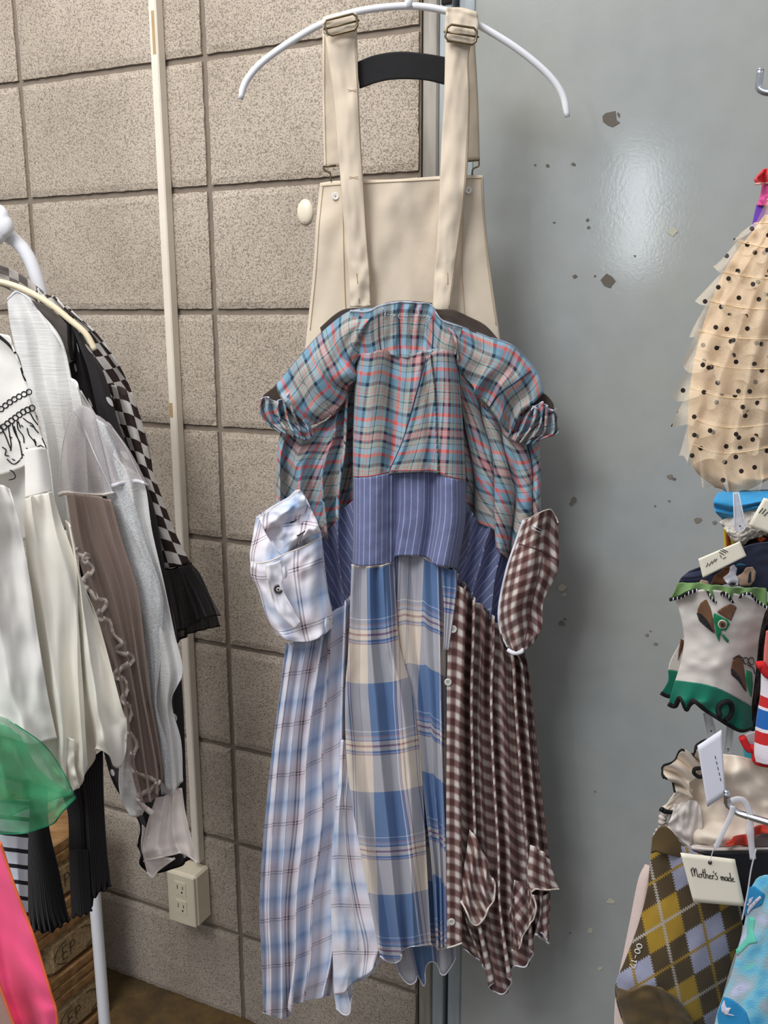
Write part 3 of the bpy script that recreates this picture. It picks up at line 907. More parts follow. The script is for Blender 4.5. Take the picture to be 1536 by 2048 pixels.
# sleeves
slf = patch('sleeve', [[(752, 617), (700, 623), (655, 655), (612, 700), (580, 738), (553, 770)],
                       [(742, 634), (704, 652), (668, 690), (628, 738), (596, 775), (564, 796)],
                       [(728, 650), (709, 690), (690, 735), (655, 785), (622, 818), (584, 822)],
                       [(720, 664), (716, 712), (706, 762), (682, 804), (652, 838), (616, 852)]],
            lambda u, v: YD + 0.004 + 0.02 * u, 80, 44, TEAL, dr, W=0.16, uoff=(0.02, 0.03), fold=fsum(wrk(0.007, 3, 2.5, 11), pleat(3.2, 0.005, 3, 0.5, 12, 0.1, 1.6, drift=0.5), lambda u, v: (0, -0.014 * sin(pi * v))), back=0.02)
seam(slf, [(575, 745), (612, 770), (648, 800), (664, 830)], 0.0008, NSD)
hem(slf, 'top', 0.0012, NSD, 'edge_binding')
srf = patch('sleeve', [[(880, 640), (925, 655), (975, 674), (1022, 690), (1056, 722), (1076, 750), (1086, 786)],
                       [(900, 662), (935, 682), (975, 706), (1012, 730), (1042, 762), (1058, 790), (1068, 806)],
                       [(910, 684), (932, 716), (965, 745), (1000, 776), (1024, 805), (1044, 822)],
                       [(914, 700), (922, 740), (948, 782), (976, 816), (1002, 848), (1024, 866)]],
            lambda u, v: YD + 0.004 + 0.02 * u, 80, 44, TEAL, dr, W=0.16, uoff=(0.0, 0.02), fold=fsum(wrk(0.007, 3, 2.5, 21), pleat(3.2, 0.005, 3, 1.5, 22, 0.1, 1.6, drift=0.5), lambda u, v: (0, -0.014 * sin(pi * v))), back=0.02)
seam(srf, [(1062, 742), (1030, 765), (996, 790), (975, 822)], 0.0008, NSD)
hem(srf, 'top', 0.0014, plain('shoulder_binding', (126, 142, 160), 0.9, var=0.2), 'edge_binding')
# lining seen behind the neckline and inside the cuffs
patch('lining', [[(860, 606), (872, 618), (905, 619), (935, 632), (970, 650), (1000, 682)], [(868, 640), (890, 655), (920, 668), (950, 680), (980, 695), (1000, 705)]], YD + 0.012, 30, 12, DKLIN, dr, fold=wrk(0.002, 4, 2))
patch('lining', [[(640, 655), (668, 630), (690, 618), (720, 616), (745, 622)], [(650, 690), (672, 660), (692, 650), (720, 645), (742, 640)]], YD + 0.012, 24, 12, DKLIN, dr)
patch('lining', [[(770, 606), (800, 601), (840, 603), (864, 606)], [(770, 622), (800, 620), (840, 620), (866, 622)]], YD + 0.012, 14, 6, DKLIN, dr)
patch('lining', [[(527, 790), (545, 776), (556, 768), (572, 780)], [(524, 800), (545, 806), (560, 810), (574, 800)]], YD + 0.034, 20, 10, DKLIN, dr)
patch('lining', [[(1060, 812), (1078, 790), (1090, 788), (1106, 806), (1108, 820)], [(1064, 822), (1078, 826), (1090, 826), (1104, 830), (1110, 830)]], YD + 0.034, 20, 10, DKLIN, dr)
# frilled cuffs of the sleeves
def frill(rows_, seed, W):
    s = patch('cuff_frill', rows_, YD + 0.012, 90, 26, TEAL, dr, W=W, ang=0.3,
              fold=fsum(pleat(6, 0.007, 4, seed, seed, 1.0, 0.6, jit=0.6), wrk(0.006, 5, 3, seed), bow(0.012, 2)), back=0.035)
    hem(s, 'top', 0.0011, STC, 'edge_binding')
    return s
fl = frill([[(521, 800), (530, 794), (541, 797), (552, 804), (566, 797), (570, 784), (580, 798), (590, 812)], [(519, 822), (535, 822), (555, 828), (575, 826), (592, 832), (612, 838)],
            [(532, 845), (545, 850), (562, 852), (580, 856), (600, 858), (624, 856)], [(560, 864), (575, 868), (590, 874), (605, 878), (618, 880), (628, 876)]], 1, 0.16)
frr = frill([[(1052, 818), (1062, 812), (1068, 822), (1080, 804), (1092, 812), (1104, 822), (1113, 818)], [(1036, 836), (1050, 834), (1068, 838), (1082, 830), (1096, 842), (1117, 846)],
             [(1022, 856), (1040, 858), (1058, 862), (1075, 858), (1092, 866), (1115, 868)], [(1015, 876), (1030, 882), (1045, 888), (1058, 888), (1070, 884), (1082, 874)]], 2, 0.16)
for P in ([(572, 816), (590, 836), (612, 858), (624, 872)], [(548, 830), (575, 842), (600, 862), (612, 880)]):
    seam(fl, P, 0.0007, NSD)
seam(frr, [(1100, 826), (1080, 846), (1062, 862), (1040, 880)], 0.0007, NSD)

# --- skirts
YS = 1.226
# inner skirt layers that show at the hem
s = patch('underskirt', [[(760, 1560), (800, 1560), (850, 1560), (905, 1560)], [(756, 1760), (800, 1760), (850, 1760), (908, 1760)], [(798, 1946), (815, 1968), (832, 1962), (838, 1950), (846, 1972), (856, 1930), (870, 1925), (880, 1948), (896, 1946), (912, 1915)]],
          YS + 0.045, 60, 40, BIGP, dr, W=0.10, uoff=(0.0, 0.05), fold=pleat(3, 0.008, 3, 0, 8))
hem(s, 'bottom', 0.0013, WHITET)
s = patch('inner_fold', [[(790, 1120), (860, 1120)], [(812, 1300), (868, 1300)], [(830, 1600), (880, 1600)], [(846, 1890), (882, 1885)]], YS + 0.022, 30, 50, BIGP, dr, W=0.06, uoff=(0.02, 0.0), fold=pleat(2, 0.006, 3, 0, 9))
# main blue and cream panel
def interp(K, y):
    if y <= K[0][0]: return K[0][1]
    for (a, x), (b, z) in zip(K[:-1], K[1:]):
        if y <= b: return x + (z - x) * (y - a) / (b - a)
    return K[-1][1]
def ucols(K1, K2, lo, hi=0.0007):
    def f(px, py):
        a, b = interp(K1, py), interp(K2, py)
        if px < a: return 0.0336 - (a - px) * lo
        if px < b: return 0.0336 + 0.034 * (px - a) / (b - a)
        return 0.0676 + (px - b) * hi
    return f
UC1 = ucols([(1130, 736), (1290, 738), (1387, 739), (1500, 748), (1635, 752), (1772, 758), (1920, 763)], [(1130, 780), (1217, 785), (1315, 788), (1400, 789), (1500, 796), (1560, 800), (1662, 815), (1780, 830), (1890, 844)], 0.00072)
UC2 = ucols([(1112, 850), (1290, 843), (1400, 837), (1560, 848), (1720, 866), (1890, 874)], [(1112, 875), (1290, 880), (1400, 882), (1560, 884), (1720, 888), (1890, 889)], 0.0010)
c1 = patch('skirt_front', [[(703, 1130), (720, 1134), (745, 1134), (770, 1130), (788, 1124)],
                           [(697, 1290), (722, 1290), (748, 1290), (775, 1290), (798, 1280)],
                           [(690, 1400), (720, 1400), (750, 1400), (785, 1400), (824, 1385)],
                           [(696, 1550), (728, 1550), (758, 1550), (796, 1550), (842, 1530)],
                           [(724, 1720), (748, 1720), (778, 1720), (815, 1712), (852, 1700)],
                           [(760, 1912), (776, 1922), (794, 1924), (812, 1896), (838, 1892), (862, 1888)]],
           YS - 0.006, 90, 120, BIGP, dr, ufun=UC1, uoff=(0.0, -0.002),
           fold=fsum(pleat(2.6, 0.010, 3, 2.4, 5, 0.8, 1.2, drift=0.25), lambda u, v: (0, -0.012 * sin(pi * u) + 0.004 * bump_(u, 0.78, 0.05)), wrk(0.003, 4, 6, 31)), back=0.04)
hem(c1, 'bottom', 0.0014, WHITET)
hem(c1, 'top', 0.0013, CREAMT, 'gathering_stitch')
c2 = patch('skirt_front', [[(786, 1112), (805, 1108), (830, 1112), (846, 1112), (866, 1126), (892, 1136)],
                           [(800, 1290), (818, 1290), (838, 1290), (860, 1290), (878, 1290), (893, 1290)],
                           [(822, 1400), (836, 1400), (852, 1400), (866, 1400), (880, 1400), (891, 1400)],
                           [(842, 1560), (850, 1560), (858, 1560), (868, 1560), (880, 1560), (892, 1560)],
                           [(862, 1720), (866, 1720), (872, 1720), (879, 1720), (886, 1720), (894, 1720)],
                           [(872, 1894), (876, 1897), (880, 1898), (884, 1898), (889, 1896), (893, 1894)]],
           YS + 0.004, 80, 110, BIGP, dr, ufun=UC2, uoff=(0.0, 0.008),
           fold=fsum(pleat(2.6, 0.007, 3, 1.0, 15, 0.9, 0.9, drift=0.3), lambda u, v: (0, 0.010 * (1 - u) - 0.006 * bump_(u, 0.75, 0.12))), back=0.02)
hem(c2, 'bottom', 0.0014, CREAMT)
hem(c2, 'top', 0.0013, CREAMT, 'gathering_stitch')
c3 = patch('skirt_front', [[(882, 1136), (895, 1138), (908, 1140), (914, 1142)], [(885, 1180), (896, 1180), (906, 1180), (914, 1175)], [(888, 1225), (893, 1230), (898, 1232), (908, 1232)], [(887, 1300), (890, 1300), (893, 1300), (897, 1300)]],
           YS - 0.006, 24, 30, BIGP, dr, W=0.03, uoff=(0.042, 0.046), fold=pleat(3, 0.003, 1, 0, 3, 1, 0.3))
# left ombre plaid skirt
D_ = [[(572, 1288), (592, 1284), (615, 1282), (640, 1274), (662, 1232), (682, 1212), (704, 1192)],
      [(561, 1380), (582, 1380), (605, 1380), (628, 1380), (652, 1370), (676, 1350), (700, 1330)],
      [(545, 1500), (568, 1500), (594, 1500), (622, 1500), (650, 1500), (676, 1490), (698, 1470)],
      [(530, 1640), (556, 1640), (584, 1640), (612, 1640), (640, 1640), (668, 1630), (700, 1600)],
      [(520, 1800), (548, 1800), (578, 1800), (606, 1800), (634, 1800), (660, 1795), (690, 1790)],
      [(524, 1920), (550, 1922), (578, 1922), (604, 1920), (630, 1918), (655, 1912), (680, 1905)],
      [(528, 2026), (545, 2032), (572, 2037), (584, 2012), (608, 2002), (640, 1994), (664, 1990)]]
d1 = patch('skirt_side', D_, YS + 0.012, 130, 130, WBP, dr, W=0.235, uoff=(0.012, 0.01),
           fold=fsum(pleat(5.2, 0.014, 6, 0.6, 41, 0.8, 1.0, drift=0.35, jit=0.5), wrk(0.004, 5, 6, 33), bow(0.012, 3)), back=0.045)
hem(d1, 'bottom', 0.0014, WHITET)
d2 = patch('skirt_side', [[(682, 1480), (690, 1480), (698, 1485), (706, 1495)], [(676, 1570), (690, 1570), (706, 1575), (718, 1580)], [(664, 1700), (684, 1700), (708, 1700), (734, 1700)], [(662, 1820), (684, 1820), (716, 1820), (750, 1820)],
                          [(666, 1930), (690, 1925), (716, 1900), (762, 1880)], [(668, 1990), (690, 1985), (715, 1960), (745, 1940)]],
           YS + 0.000, 50, 70, WBP, dr, W=0.075, uoff=(0.03, 0.03), ang=0.12, fold=fsum(pleat(1.5, 0.008, 3, 0.5, 42), wrk(0.004, 3, 5, 34)), back=0.02)
seam(d2, [(700, 1500), (690, 1640), (700, 1760), (716, 1900)], 0.0006, WHITET)
strokes('buttonhole', [[(708, 1606), (710, 1616)]], d2, 0.001, DARKH, d2.o)
d3 = patch('skirt_side', [[(664, 1900), (690, 1900), (710, 1900)], [(666, 1970), (690, 1970), (706, 1965)], [(672, 2016), (684, 2028), (700, 2026), (704, 1990)]], YS + 0.008, 30, 30, WBP, dr, W=0.05, uoff=(0.0, 0.02), fold=pleat(1, 0.006, 2, 0, 3), back=0.02)
hem(d3, 'bottom', 0.0014, WHITET)
d4 = patch('skirt_side', [[(690, 1850), (720, 1850), (760, 1840)], [(690, 1910), (725, 1905), (770, 1895)], [(692, 1962), (718, 1962), (745, 1944), (768, 1915)]], YS + 0.03, 30, 24, WBP, dr, W=0.06, fold=pleat(1, 0.006, 2, 0, 4))
hem(d4, 'bottom', 0.0014, WHITET)
# right gingham skirt
E_ = [[(914, 1146), (930, 1172), (945, 1196), (962, 1212), (980, 1228), (1000, 1258), (1022, 1296), (1050, 1308)],
      [(900, 1250), (922, 1260), (944, 1275), (966, 1285), (988, 1295), (1012, 1310), (1034, 1325), (1056, 1340)],
      [(893, 1400), (918, 1400), (942, 1400), (966, 1400), (990, 1400), (1014, 1400), (1040, 1402), (1064, 1405)],
      [(892, 1560), (920, 1560), (948, 1560), (974, 1560), (1000, 1560), (1026, 1560), (1052, 1560), (1080, 1560)],
      [(893, 1700), (924, 1700), (952, 1700), (980, 1700), (1008, 1700), (1038, 1700), (1066, 1700), (1096, 1700)],
      [(894, 1800), (928, 1810), (956, 1815), (984, 1820), (1012, 1820), (1040, 1815), (1070, 1810), (1100, 1800)],
      [(926, 1896), (945, 1910), (966, 1930), (984, 1950), (984, 1982), (1016, 1984), (1022, 1934), (1058, 1930), (1066, 1870), (1096, 1886)]]
e1 = patch('skirt_side', E_, YS + 0.014, 170, 140, GING, dr, W=0.215, fold=fsum(pleat(8.3, 0.012, 4.5, 0.2, 51, 0.9, 1.0, drift=0.3, jit=0.6), wrk(0.004, 6, 6, 36), bow(0.012, 3)), back=0.045)
hem(e1, 'bottom', 0.0015, WHITET)
e2 = patch('button_placket', [[(905, 1170), (918, 1172), (930, 1180)], [(896, 1290), (912, 1290), (930, 1290)], [(893, 1500), (906, 1500), (922, 1500)], [(892, 1740), (908, 1740), (924, 1740)], [(893, 1896), (908, 1892), (924, 1886)]],
           YS - 0.002, 16, 110, GING, dr, W=0.03, fold=fsum(wrk(0.002, 2, 8, 7)))
hem(e2, 'bottom', 0.0015, CREAMT)
SHELL = plain('white_shirt_button', (206, 204, 196), 0.25, var=0, cloth=False, spec=0.6)
for (x, y, r) in ((906, 1258, 0.0055), (896, 1364, 0.0052), (903, 1843, 0.0054)):
    q = on(e2, x, y, 0.001)
    b = disc('button', q, (0, -1, 0.05), r, 0.0016, SHELL, e2.o, 22)
    for dx, dz in ((-1, -1), (1, -1), (-1, 1), (1, 1)):
        disc('button_hole', q + Vector((dx * 0.0011, -0.0019, dz * 0.0011)), (0, -1, 0), 0.0005, 0.0002, DARKH, e2.o, 6)
# turned-up hem flaps of the gingham skirt
f1 = patch('hem_flap', [[(940, 1660), (960, 1690), (972, 1720), (984, 1756)], [(928, 1740), (945, 1760), (965, 1775), (990, 1770)], [(920, 1800), (935, 1828), (955, 1850), (988, 1800)]], YS - 0.004, 40, 36, GING, dr, W=0.06, ang=0.7, fold=fsum(pleat(2, 0.005, 2, 0, 4), wrk(0.004, 3, 3)))
hem(f1, 'right', 0.0016, CREAMT); hem(f1, 'bottom', 0.0016, CREAMT)
f2 = patch('hem_flap', [[(1060, 1690), (1080, 1700), (1100, 1720)], [(1055, 1750), (1080, 1755), (1112, 1760)], [(1062, 1785), (1070, 1778), (1090, 1780), (1118, 1778)]], YS - 0.0, 30, 24, GING, dr, W=0.045, fold=pleat(2, 0.005, 2, 0, 5))
hem(f2, 'bottom', 0.0016, CREAMT)
f3 = patch('hem_flap', [[(1030, 1760), (1050, 1770), (1066, 1790)], [(1020, 1830), (1045, 1832), (1072, 1815)], [(1024, 1900), (1034, 1902), (1052, 1860), (1066, 1840)]], YS + 0.002, 30, 30, GING, dr, W=0.05, ang=-0.5, fold=pleat(1.5, 0.005, 2, 0, 6))
hem(f3, 'right', 0.0016, CREAMT); hem(f3, 'bottom', 0.0014, CREAMT)
f4 = patch('hem_flap', [[(1068, 1790), (1085, 1792), (1098, 1786)], [(1070, 1830), (1085, 1835), (1098, 1830)], [(1072, 1862), (1086, 1868), (1098, 1888)]], YS + 0.02, 20, 20, GING, dr, W=0.03)
hem(f4, 'bottom', 0.0014, WHITET)

# --- cuff pockets
pA = patch('cuff_pocket', [[(512, 1034), (540, 1015), (575, 995), (600, 980), (620, 1015), (642, 1062)],
                           [(506, 1070), (535, 1075), (575, 1080), (610, 1085), (645, 1085)],
                           [(500, 1120), (535, 1130), (575, 1130), (615, 1125), (648, 1115)],
                           [(520, 1180), (548, 1190), (585, 1190), (622, 1185), (656, 1180)],
                           [(540, 1245), (565, 1250), (595, 1250), (630, 1245), (666, 1228)],
                           [(552, 1270), (575, 1280), (600, 1284), (628, 1280), (650, 1268), (666, 1252)]],
           YS - 0.030, 90, 90, WBP, dr, W=0.125, uoff=(0.028, 0.02), ang=-0.12,
           fold=fsum(wrk(0.012, 3.5, 3.5, 44), pleat(1.5, 0.008, 2, 0, 46, 0.3, 1), bow(0.03, 2)), back=0.05)
patch_in = patch('cuff_opening', [[(600, 981), (612, 1000), (622, 1018), (642, 1064)], [(560, 1010), (575, 1030), (590, 1045), (606, 1080)], [(516, 1036), (535, 1070), (550, 1100), (574, 1118)]],
                 YS - 0.036, 44, 50, WBP, dr, W=0.085, ang=0.95, uoff=(0.02, 0.0), fold=fsum(wrk(0.012, 3, 3, 61), pleat(1.5, 0.007, 2, 1, 62)))
hem(patch_in, 'left', 0.001, CREAMT)
cuffA = patch('cuff_band', [[(501, 1124), (520, 1126), (545, 1120), (575, 1106), (610, 1092), (644, 1074)],
                            [(502, 1150), (522, 1156), (548, 1152), (580, 1140), (614, 1124), (646, 1110)],
                            [(516, 1180), (534, 1190), (555, 1190), (586, 1178), (618, 1162), (650, 1150)],
                            [(534, 1236), (556, 1248), (580, 1250), (606, 1244), (636, 1232), (662, 1216)],
                            [(552, 1268), (574, 1280), (596, 1284), (622, 1282), (646, 1270), (666, 1254)]],
              YS - 0.042, 70, 60, WBP, dr, W=0.115, uoff=(0.034, 0.038), ang=-0.1, fold=fsum(wrk(0.010, 3, 3, 47), pleat(1.5, 0.006, 2, 2, 48, 0.2, 1), bow(0.028, 2)), back=0.02)
hem(cuffA, 'top', 0.001, CREAMT)
tab = patch('cuff_placket', [[(531, 1130), (548, 1126), (562, 1120)], [(536, 1160), (552, 1160), (566, 1155)], [(545, 1195), (560, 1195), (568, 1185)], [(560, 1230), (572, 1230), (584, 1215)], [(590, 1256), (596, 1252), (600, 1245)]],
            YS - 0.056, 16, 40, plain('white_shirting', (226, 224, 232), 0.85, var=0.03), dr, fold=wrk(0.006, 1.5, 3, 5))
hem(tab, 'left', 0.0007, CREAMT)
q = on(tab, 557, 1178, 0.001)
BK = plain('dark_button', (58, 52, 50), 0.3, var=0, cloth=False, spec=0.6)
disc('button', q, (0, -1, 0.05), 0.0062, 0.0016, BK, tab.o, 22)
disc('button_centre', q + Vector((0, -0.0014, 0)), (0, -1, 0.05), 0.0028, 0.0008, SHELL, tab.o, 12)
disc('button_hole', q + Vector((0, -0.0024, 0)), (0, -1, 0.05), 0.0013, 0.0004, DARKH, tab.o, 8)
for P in ([(580, 1045), (590, 1042), (596, 1036)], [(594, 1072), (602, 1068), (610, 1062)]):
    strokes('buttonhole', [P], patch_in, 0.0008, DARKH, patch_in.o)
pB = patch('cuff_pocket', [[(1048, 1040), (1070, 1030), (1095, 1020), (1105, 1022), (1116, 1046)],
                           [(1034, 1080), (1055, 1080), (1080, 1080), (1100, 1080), (1117, 1085)],
                           [(1014, 1140), (1040, 1140), (1065, 1140), (1092, 1140), (1116, 1140)],
                           [(999, 1215), (1022, 1215), (1045, 1215), (1068, 1210), (1088, 1200)],
                           [(1002, 1262), (1022, 1268), (1045, 1270), (1066, 1262), (1084, 1250)],
                           [(1016, 1294), (1026, 1302), (1038, 1306), (1052, 1300), (1072, 1280)]],
           YS - 0.028, 80, 90, GINGP, dr, W=0.082, ang=0.12, fold=fsum(wrk(0.009, 3, 4, 71), pleat(1.3, 0.009, 2, 0.5, 72), bow(0.02, 2)), back=0.05)
hem(pB, 'left', 0.0022, WHITET, 'white_piping')
hem(pB, 'top', 0.001, CREAMT)
seam(pB, [(1038, 1088), (1060, 1094), (1082, 1102), (1114, 1120)], 0.0007, plain('brown_stitch', (92, 64, 60), 0.9, var=0))
seam(pB, [(1086, 1106), (1080, 1140), (1068, 1190), (1056, 1250), (1048, 1290)], 0.0007, plain('brown_stitch2', (92, 64, 60), 0.9, var=0))
strokes('buttonhole', [[(1063, 1052), (1072, 1054), (1085, 1062), (1080, 1064), (1066, 1058), (1063, 1052)]], pB, 0.0008, WHITET, pB.o)
kn = tube('pocket_tie', resample([pt(1016, 1300, YS - 0.03), pt(1028, 1306, YS - 0.036), pt(1042, 1304, YS - 0.034), pt(1044, 1298, YS - 0.03)], 16), 0.003, WHITET, dr, 8)
# ------------------------------------------------------------------ left: garment rack
RAXY = 1.5
lp = pt(194, 1850, RAXY)
rk = empty('garment_rack', (lp.x, RAXY, 0.0), 'white tubular garment rack with round corner behind the hanging blouses', 'garment rack')
P = [pt(-12, 462, RAXY), pt(14, 470, RAXY), pt(40, 490, RAXY), pt(60, 520, RAXY), pt(74, 560, RAXY), pt(84, 610, RAXY), Vector((lp.x - 0.012, RAXY, 1.25)), Vector((lp.x - 0.002, RAXY, 1.12)), Vector((lp.x, RAXY, 0.95)), Vector((lp.x, RAXY, 0.5)), Vector((lp.x, RAXY, 0.03))]
tube('leg', resample(P, 90), 0.0105, WHITEP, rk, 12)
kc = pt(-14, 448, RAXY - 0.02)
N = 72; V = []; F = []
prof = [(0.0, 0.012), (0.45, 0.012), (0.8, 0.010), (0.95, 0.006), (1.0, 0.0), (0.95, -0.006), (0.8, -0.010), (0.0, -0.010)]
for q, h in prof:
    for k in range(N):
        a = 2 * pi * k / N
        R = 0.0275 * (1 + 0.13 * abs(cos(2.5 * a + 0.6))) * max(q, 0.001)
        V.append(kc + Vector((R * cos(a), -h, R * sin(a))))
for i in range(len(prof) - 1):
    for k in range(N): F.append((i * N + k, i * N + (k + 1) % N, (i + 1) * N + (k + 1) % N, (i + 1) * N + k))
fix_normals(mesh('flower_knob', V, F, WHITEP, rk))
rz = kc.z
tube('rail', [Vector((kc.x - 0.012, RAXY - 0.015, rz)), Vector((kc.x - 0.03, 1.0, rz)), Vector((kc.x - 0.05, 0.55, rz))], 0.011, WHITEP, rk, 12)
V, F = box_geo((lp.x - 0.02, RAXY - 0.02, 0.0), (lp.x + 0.02, RAXY + 0.02, 0.03), None, 0.004)
fix_normals(mesh('foot', V, F, WHITEP, rk, False))

def side_hanger(Yh, label, mat, pts_, r=0.0045, group=None):
    h = empty('clothes_hanger', pt(pts_[0][0], pts_[0][1], Yh), label, 'clothes hanger', group)
    Q = resample(pts_, 50)
    tube('arm', [pt(p.x, p.y, Yh) for p in Q], r, mat, h, 10)
    a = pt(pts_[0][0], pts_[0][1], Yh)
    hx = kc.x - 0.03
    tube('hook', resample([a, Vector(((a.x + hx) / 2, Yh, a.z + 0.015)), Vector((hx, Yh, a.z + 0.02)), Vector((hx, Yh, rz - 0.02)), Vector((hx - 0.014, Yh, rz + 0.002)), Vector((hx, Yh, rz + 0.014)), Vector((hx + 0.013, Yh, rz + 0.004))], 30), 0.0018, BRASS, h, 8)
    return h
IVP = plain('ivory_hanger', (236, 222, 190), 0.4, var=0, cloth=False, spec=0.5)
side_hanger(1.385, 'cream plastic hanger whose arm shows above the polka dot dress', IVP, [(-60, 560), (0, 564), (50, 580), (100, 608), (140, 640), (172, 668), (190, 700)])

# checkered mesh blouse
t = NT('sheer_check', 0.7, 0, 0, 0.3)
u, v, uv = t.uv()
cu_ = t.M('MODULO', t.M('ADD', t.M('FLOOR', t.M('DIVIDE', u, 0.0150)), t.M('FLOOR', t.M('DIVIDE', v, 0.0205))), 2.0)
cu_ = t.M('ABSOLUTE', cu_)
t.color(t.mix(cu_, lin((214, 210, 206)), lin((58, 44, 42))))
t.cloth(wr=30, ws=0.5)
t.alpha(t.M('MULTIPLY_ADD', cu_, -0.22, 0.97))
CHK = t.m
t = NT('sheer_check_pale', 0.7, 0, 0, 0.3)
u, v, uv = t.uv()
cu_ = t.M('ABSOLUTE', t.M('MODULO', t.M('ADD', t.M('FLOOR', t.M('DIVIDE', u, 0.0155)), t.M('FLOOR', t.M('DIVIDE', v, 0.0125))), 2.0))
t.color(t.mix(cu_, lin((196, 188, 182)), lin((112, 104, 100))))
t.alpha(0.85)
CHK2 = t.m
def sheer(name, c, a, rough=0.8, fine=700, ca=0.25, sheen=0.2):
    t = NT(name, rough, sheen, 0, 0.2)
    t.color(lin(c)); t.cloth(fine=500, wr=20, ws=0.3)
    n = t.noise(t.obj(), fine, 1)
    t.alpha(t.M('ADD', t.M('MULTIPLY', t.M('SUBTRACT', n, 0.5), ca), a))
    return t.m
BLKN = sheer('black_net', (34, 30, 32), 0.5)
BLKT = plain('black_binding', (22, 20, 22), 0.8, var=0)
ck = empty('checkered_blouse', pt(200, 1250, 1.455), 'sheer black and white checkered blouse with black ruffled cuff, farthest on the rack', 'blouse')
s = patch('collar_back', [[(-60, 512), (0, 530), (40, 548), (88, 584), (96, 600)], [(-60, 560), (0, 572), (40, 592), (90, 622), (112, 632)]], 1.47, 50, 14, CHK2, ck, fold=wrk(0.004, 4, 2))
s = patch('body', [[(60, 580), (96, 590), (120, 604), (142, 622)], [(90, 640), (130, 650), (168, 658), (200, 676)], [(120, 740), (165, 745), (210, 745), (250, 752)], [(150, 840), (195, 850), (245, 850), (284, 845)], [(190, 920), (225, 930), (268, 932), (304, 930)], [(200, 1100), (240, 1110), (280, 1110), (315, 1100)]],
          1.462, 60, 80, CHK, ck, fold=fsum(pleat(2, 0.008, 5, 1, 90), wrk(0.005, 4, 6, 91)), ang=0.3, back=0.02)
s = patch('sleeve', [[(222, 770), (246, 775), (264, 790)], [(240, 840), (264, 845), (286, 850)], [(270, 930), (288, 932), (304, 935)], [(292, 1010), (312, 1010), (330, 1010)], [(308, 1070), (330, 1070), (352, 1068)], [(326, 1138), (350, 1134), (380, 1124)]],
          1.448, 30, 80, CHK, ck, fold=fsum(lambda u, v: (0, -0.014 * sin(pi * u)), wrk(0.003, 2, 6, 92)), back=0.03)
s = patch('ruffled_cuff', [[(327, 1138), (345, 1138), (362, 1130), (382, 1126)], [(332, 1180), (355, 1176), (380, 1166), (402, 1152)], [(345, 1240), (372, 1232), (400, 1222), (425, 1206)], [(352, 1286), (376, 1268), (396, 1262), (418, 1256), (440, 1252)]],
          1.445, 80, 40, BLKN, ck, fold=fsum(pleat(5, 0.010, 4, 0.5, 93, 0.3, 1.2), wrk(0.004, 4, 4, 94)), back=0.03)
hem(s, 'bottom', 0.0016, BLKT, 'binding'); hem(s, 'top', 0.002, BLKT, 'gathering_band')
s2 = patch('ruffled_cuff', [[(332, 1142), (360, 1136), (380, 1130)], [(345, 1200), (378, 1190), (408, 1172)], [(354, 1262), (378, 1254), (405, 1236), (440, 1230)]], 1.432, 60, 30, BLKN, ck, fold=pleat(4, 0.008, 4, 2.5, 95, 0.3, 1.2))
hem(s2, 'bottom', 0.0016, BLKT, 'binding')

# polka dot dress
t = NT('polka_black', 0.75, 0.1, 0, 0.3)
u, v, uv = t.uv()
def dotgrid(t, u, v, p, ou, ov, r):
    a = t.M('SUBTRACT', t.M('FRACT', t.M('DIVIDE', t.M('ADD', u, ou), p)), 0.5)
    b = t.M('SUBTRACT', t.M('FRACT', t.M('DIVIDE', t.M('ADD', v, ov), p)), 0.5)
    d = t.M('SQRT', t.M('ADD', t.M('MULTIPLY', a, a), t.M('MULTIPLY', b, b)))
    return t.M('LESS_THAN', d, r)
dd = t.M('MAXIMUM', dotgrid(t, u, v, 0.082, 0.01, 0.02, 0.075), dotgrid(t, u, v, 0.082, 0.051, 0.061, 0.075))
t.color(t.mix(dd, lin((42, 38, 42)), lin((226, 224, 222))))
t.cloth(wr=16, ws=0.4)
POLK = t.m
pk_ = empty('polka_dot_dress', pt(250, 1700, 1.41), 'long sheer black dress with white polka dots beside the checkered blouse', 'dress')
s = patch('body', [[(100, 640), (125, 628), (138, 638), (155, 664), (174, 700)], [(120, 760), (150, 765), (175, 768), (195, 772), (212, 784)], [(140, 880), (180, 880), (210, 885), (236, 890), (256, 896)], [(150, 1000), (200, 1000), (240, 1005), (275, 1005), (304, 1000)],
                   [(160, 1150), (210, 1150), (260, 1150), (300, 1150), (332, 1150)], [(180, 1350), (230, 1350), (280, 1350), (325, 1350), (362, 1345)], [(220, 1550), (260, 1550), (300, 1550), (340, 1550), (372, 1550)],
                   [(276, 1640), (300, 1650), (325, 1650), (350, 1650), (374, 1640)], [(276, 1690), (292, 1742), (320, 1745), (350, 1735), (384, 1715)]],
          1.418, 70, 150, POLK, pk_, W=0.24, uoff=(0.02, 0.03), fold=fsum(pleat(3, 0.010, 5, 0.2, 96, 0.6, 1), wrk(0.004, 4, 8, 97)), back=0.025)
hem(s, 'bottom', 0.0022, BLKT, 'hem_binding')
GRYS = plain('grey_yoke', (108, 102, 98), 0.8, var=0.1)
s = patch('yoke', [[(50, 596), (90, 610), (120, 634), (146, 664)], [(60, 660), (95, 665), (125, 680), (148, 700)], [(90, 740), (110, 740), (130, 732), (146, 722)]], 1.405, 30, 20, GRYS, pk_, fold=wrk(0.003, 3, 3))
tube('yoke_piping', [pt(p.x, p.y, 1.40) for p in resample([(136, 628), (138, 655), (140, 690), (146, 720)], 20)], 0.003, BLKT, pk_, 8)
tube('shoulder_loop', [pt(p.x, p.y, 1.398) for p in resample([(76, 578), (80, 592), (92, 598), (80, 585), (76, 576)], 16)], 0.001, WHITET, pk_, 6)
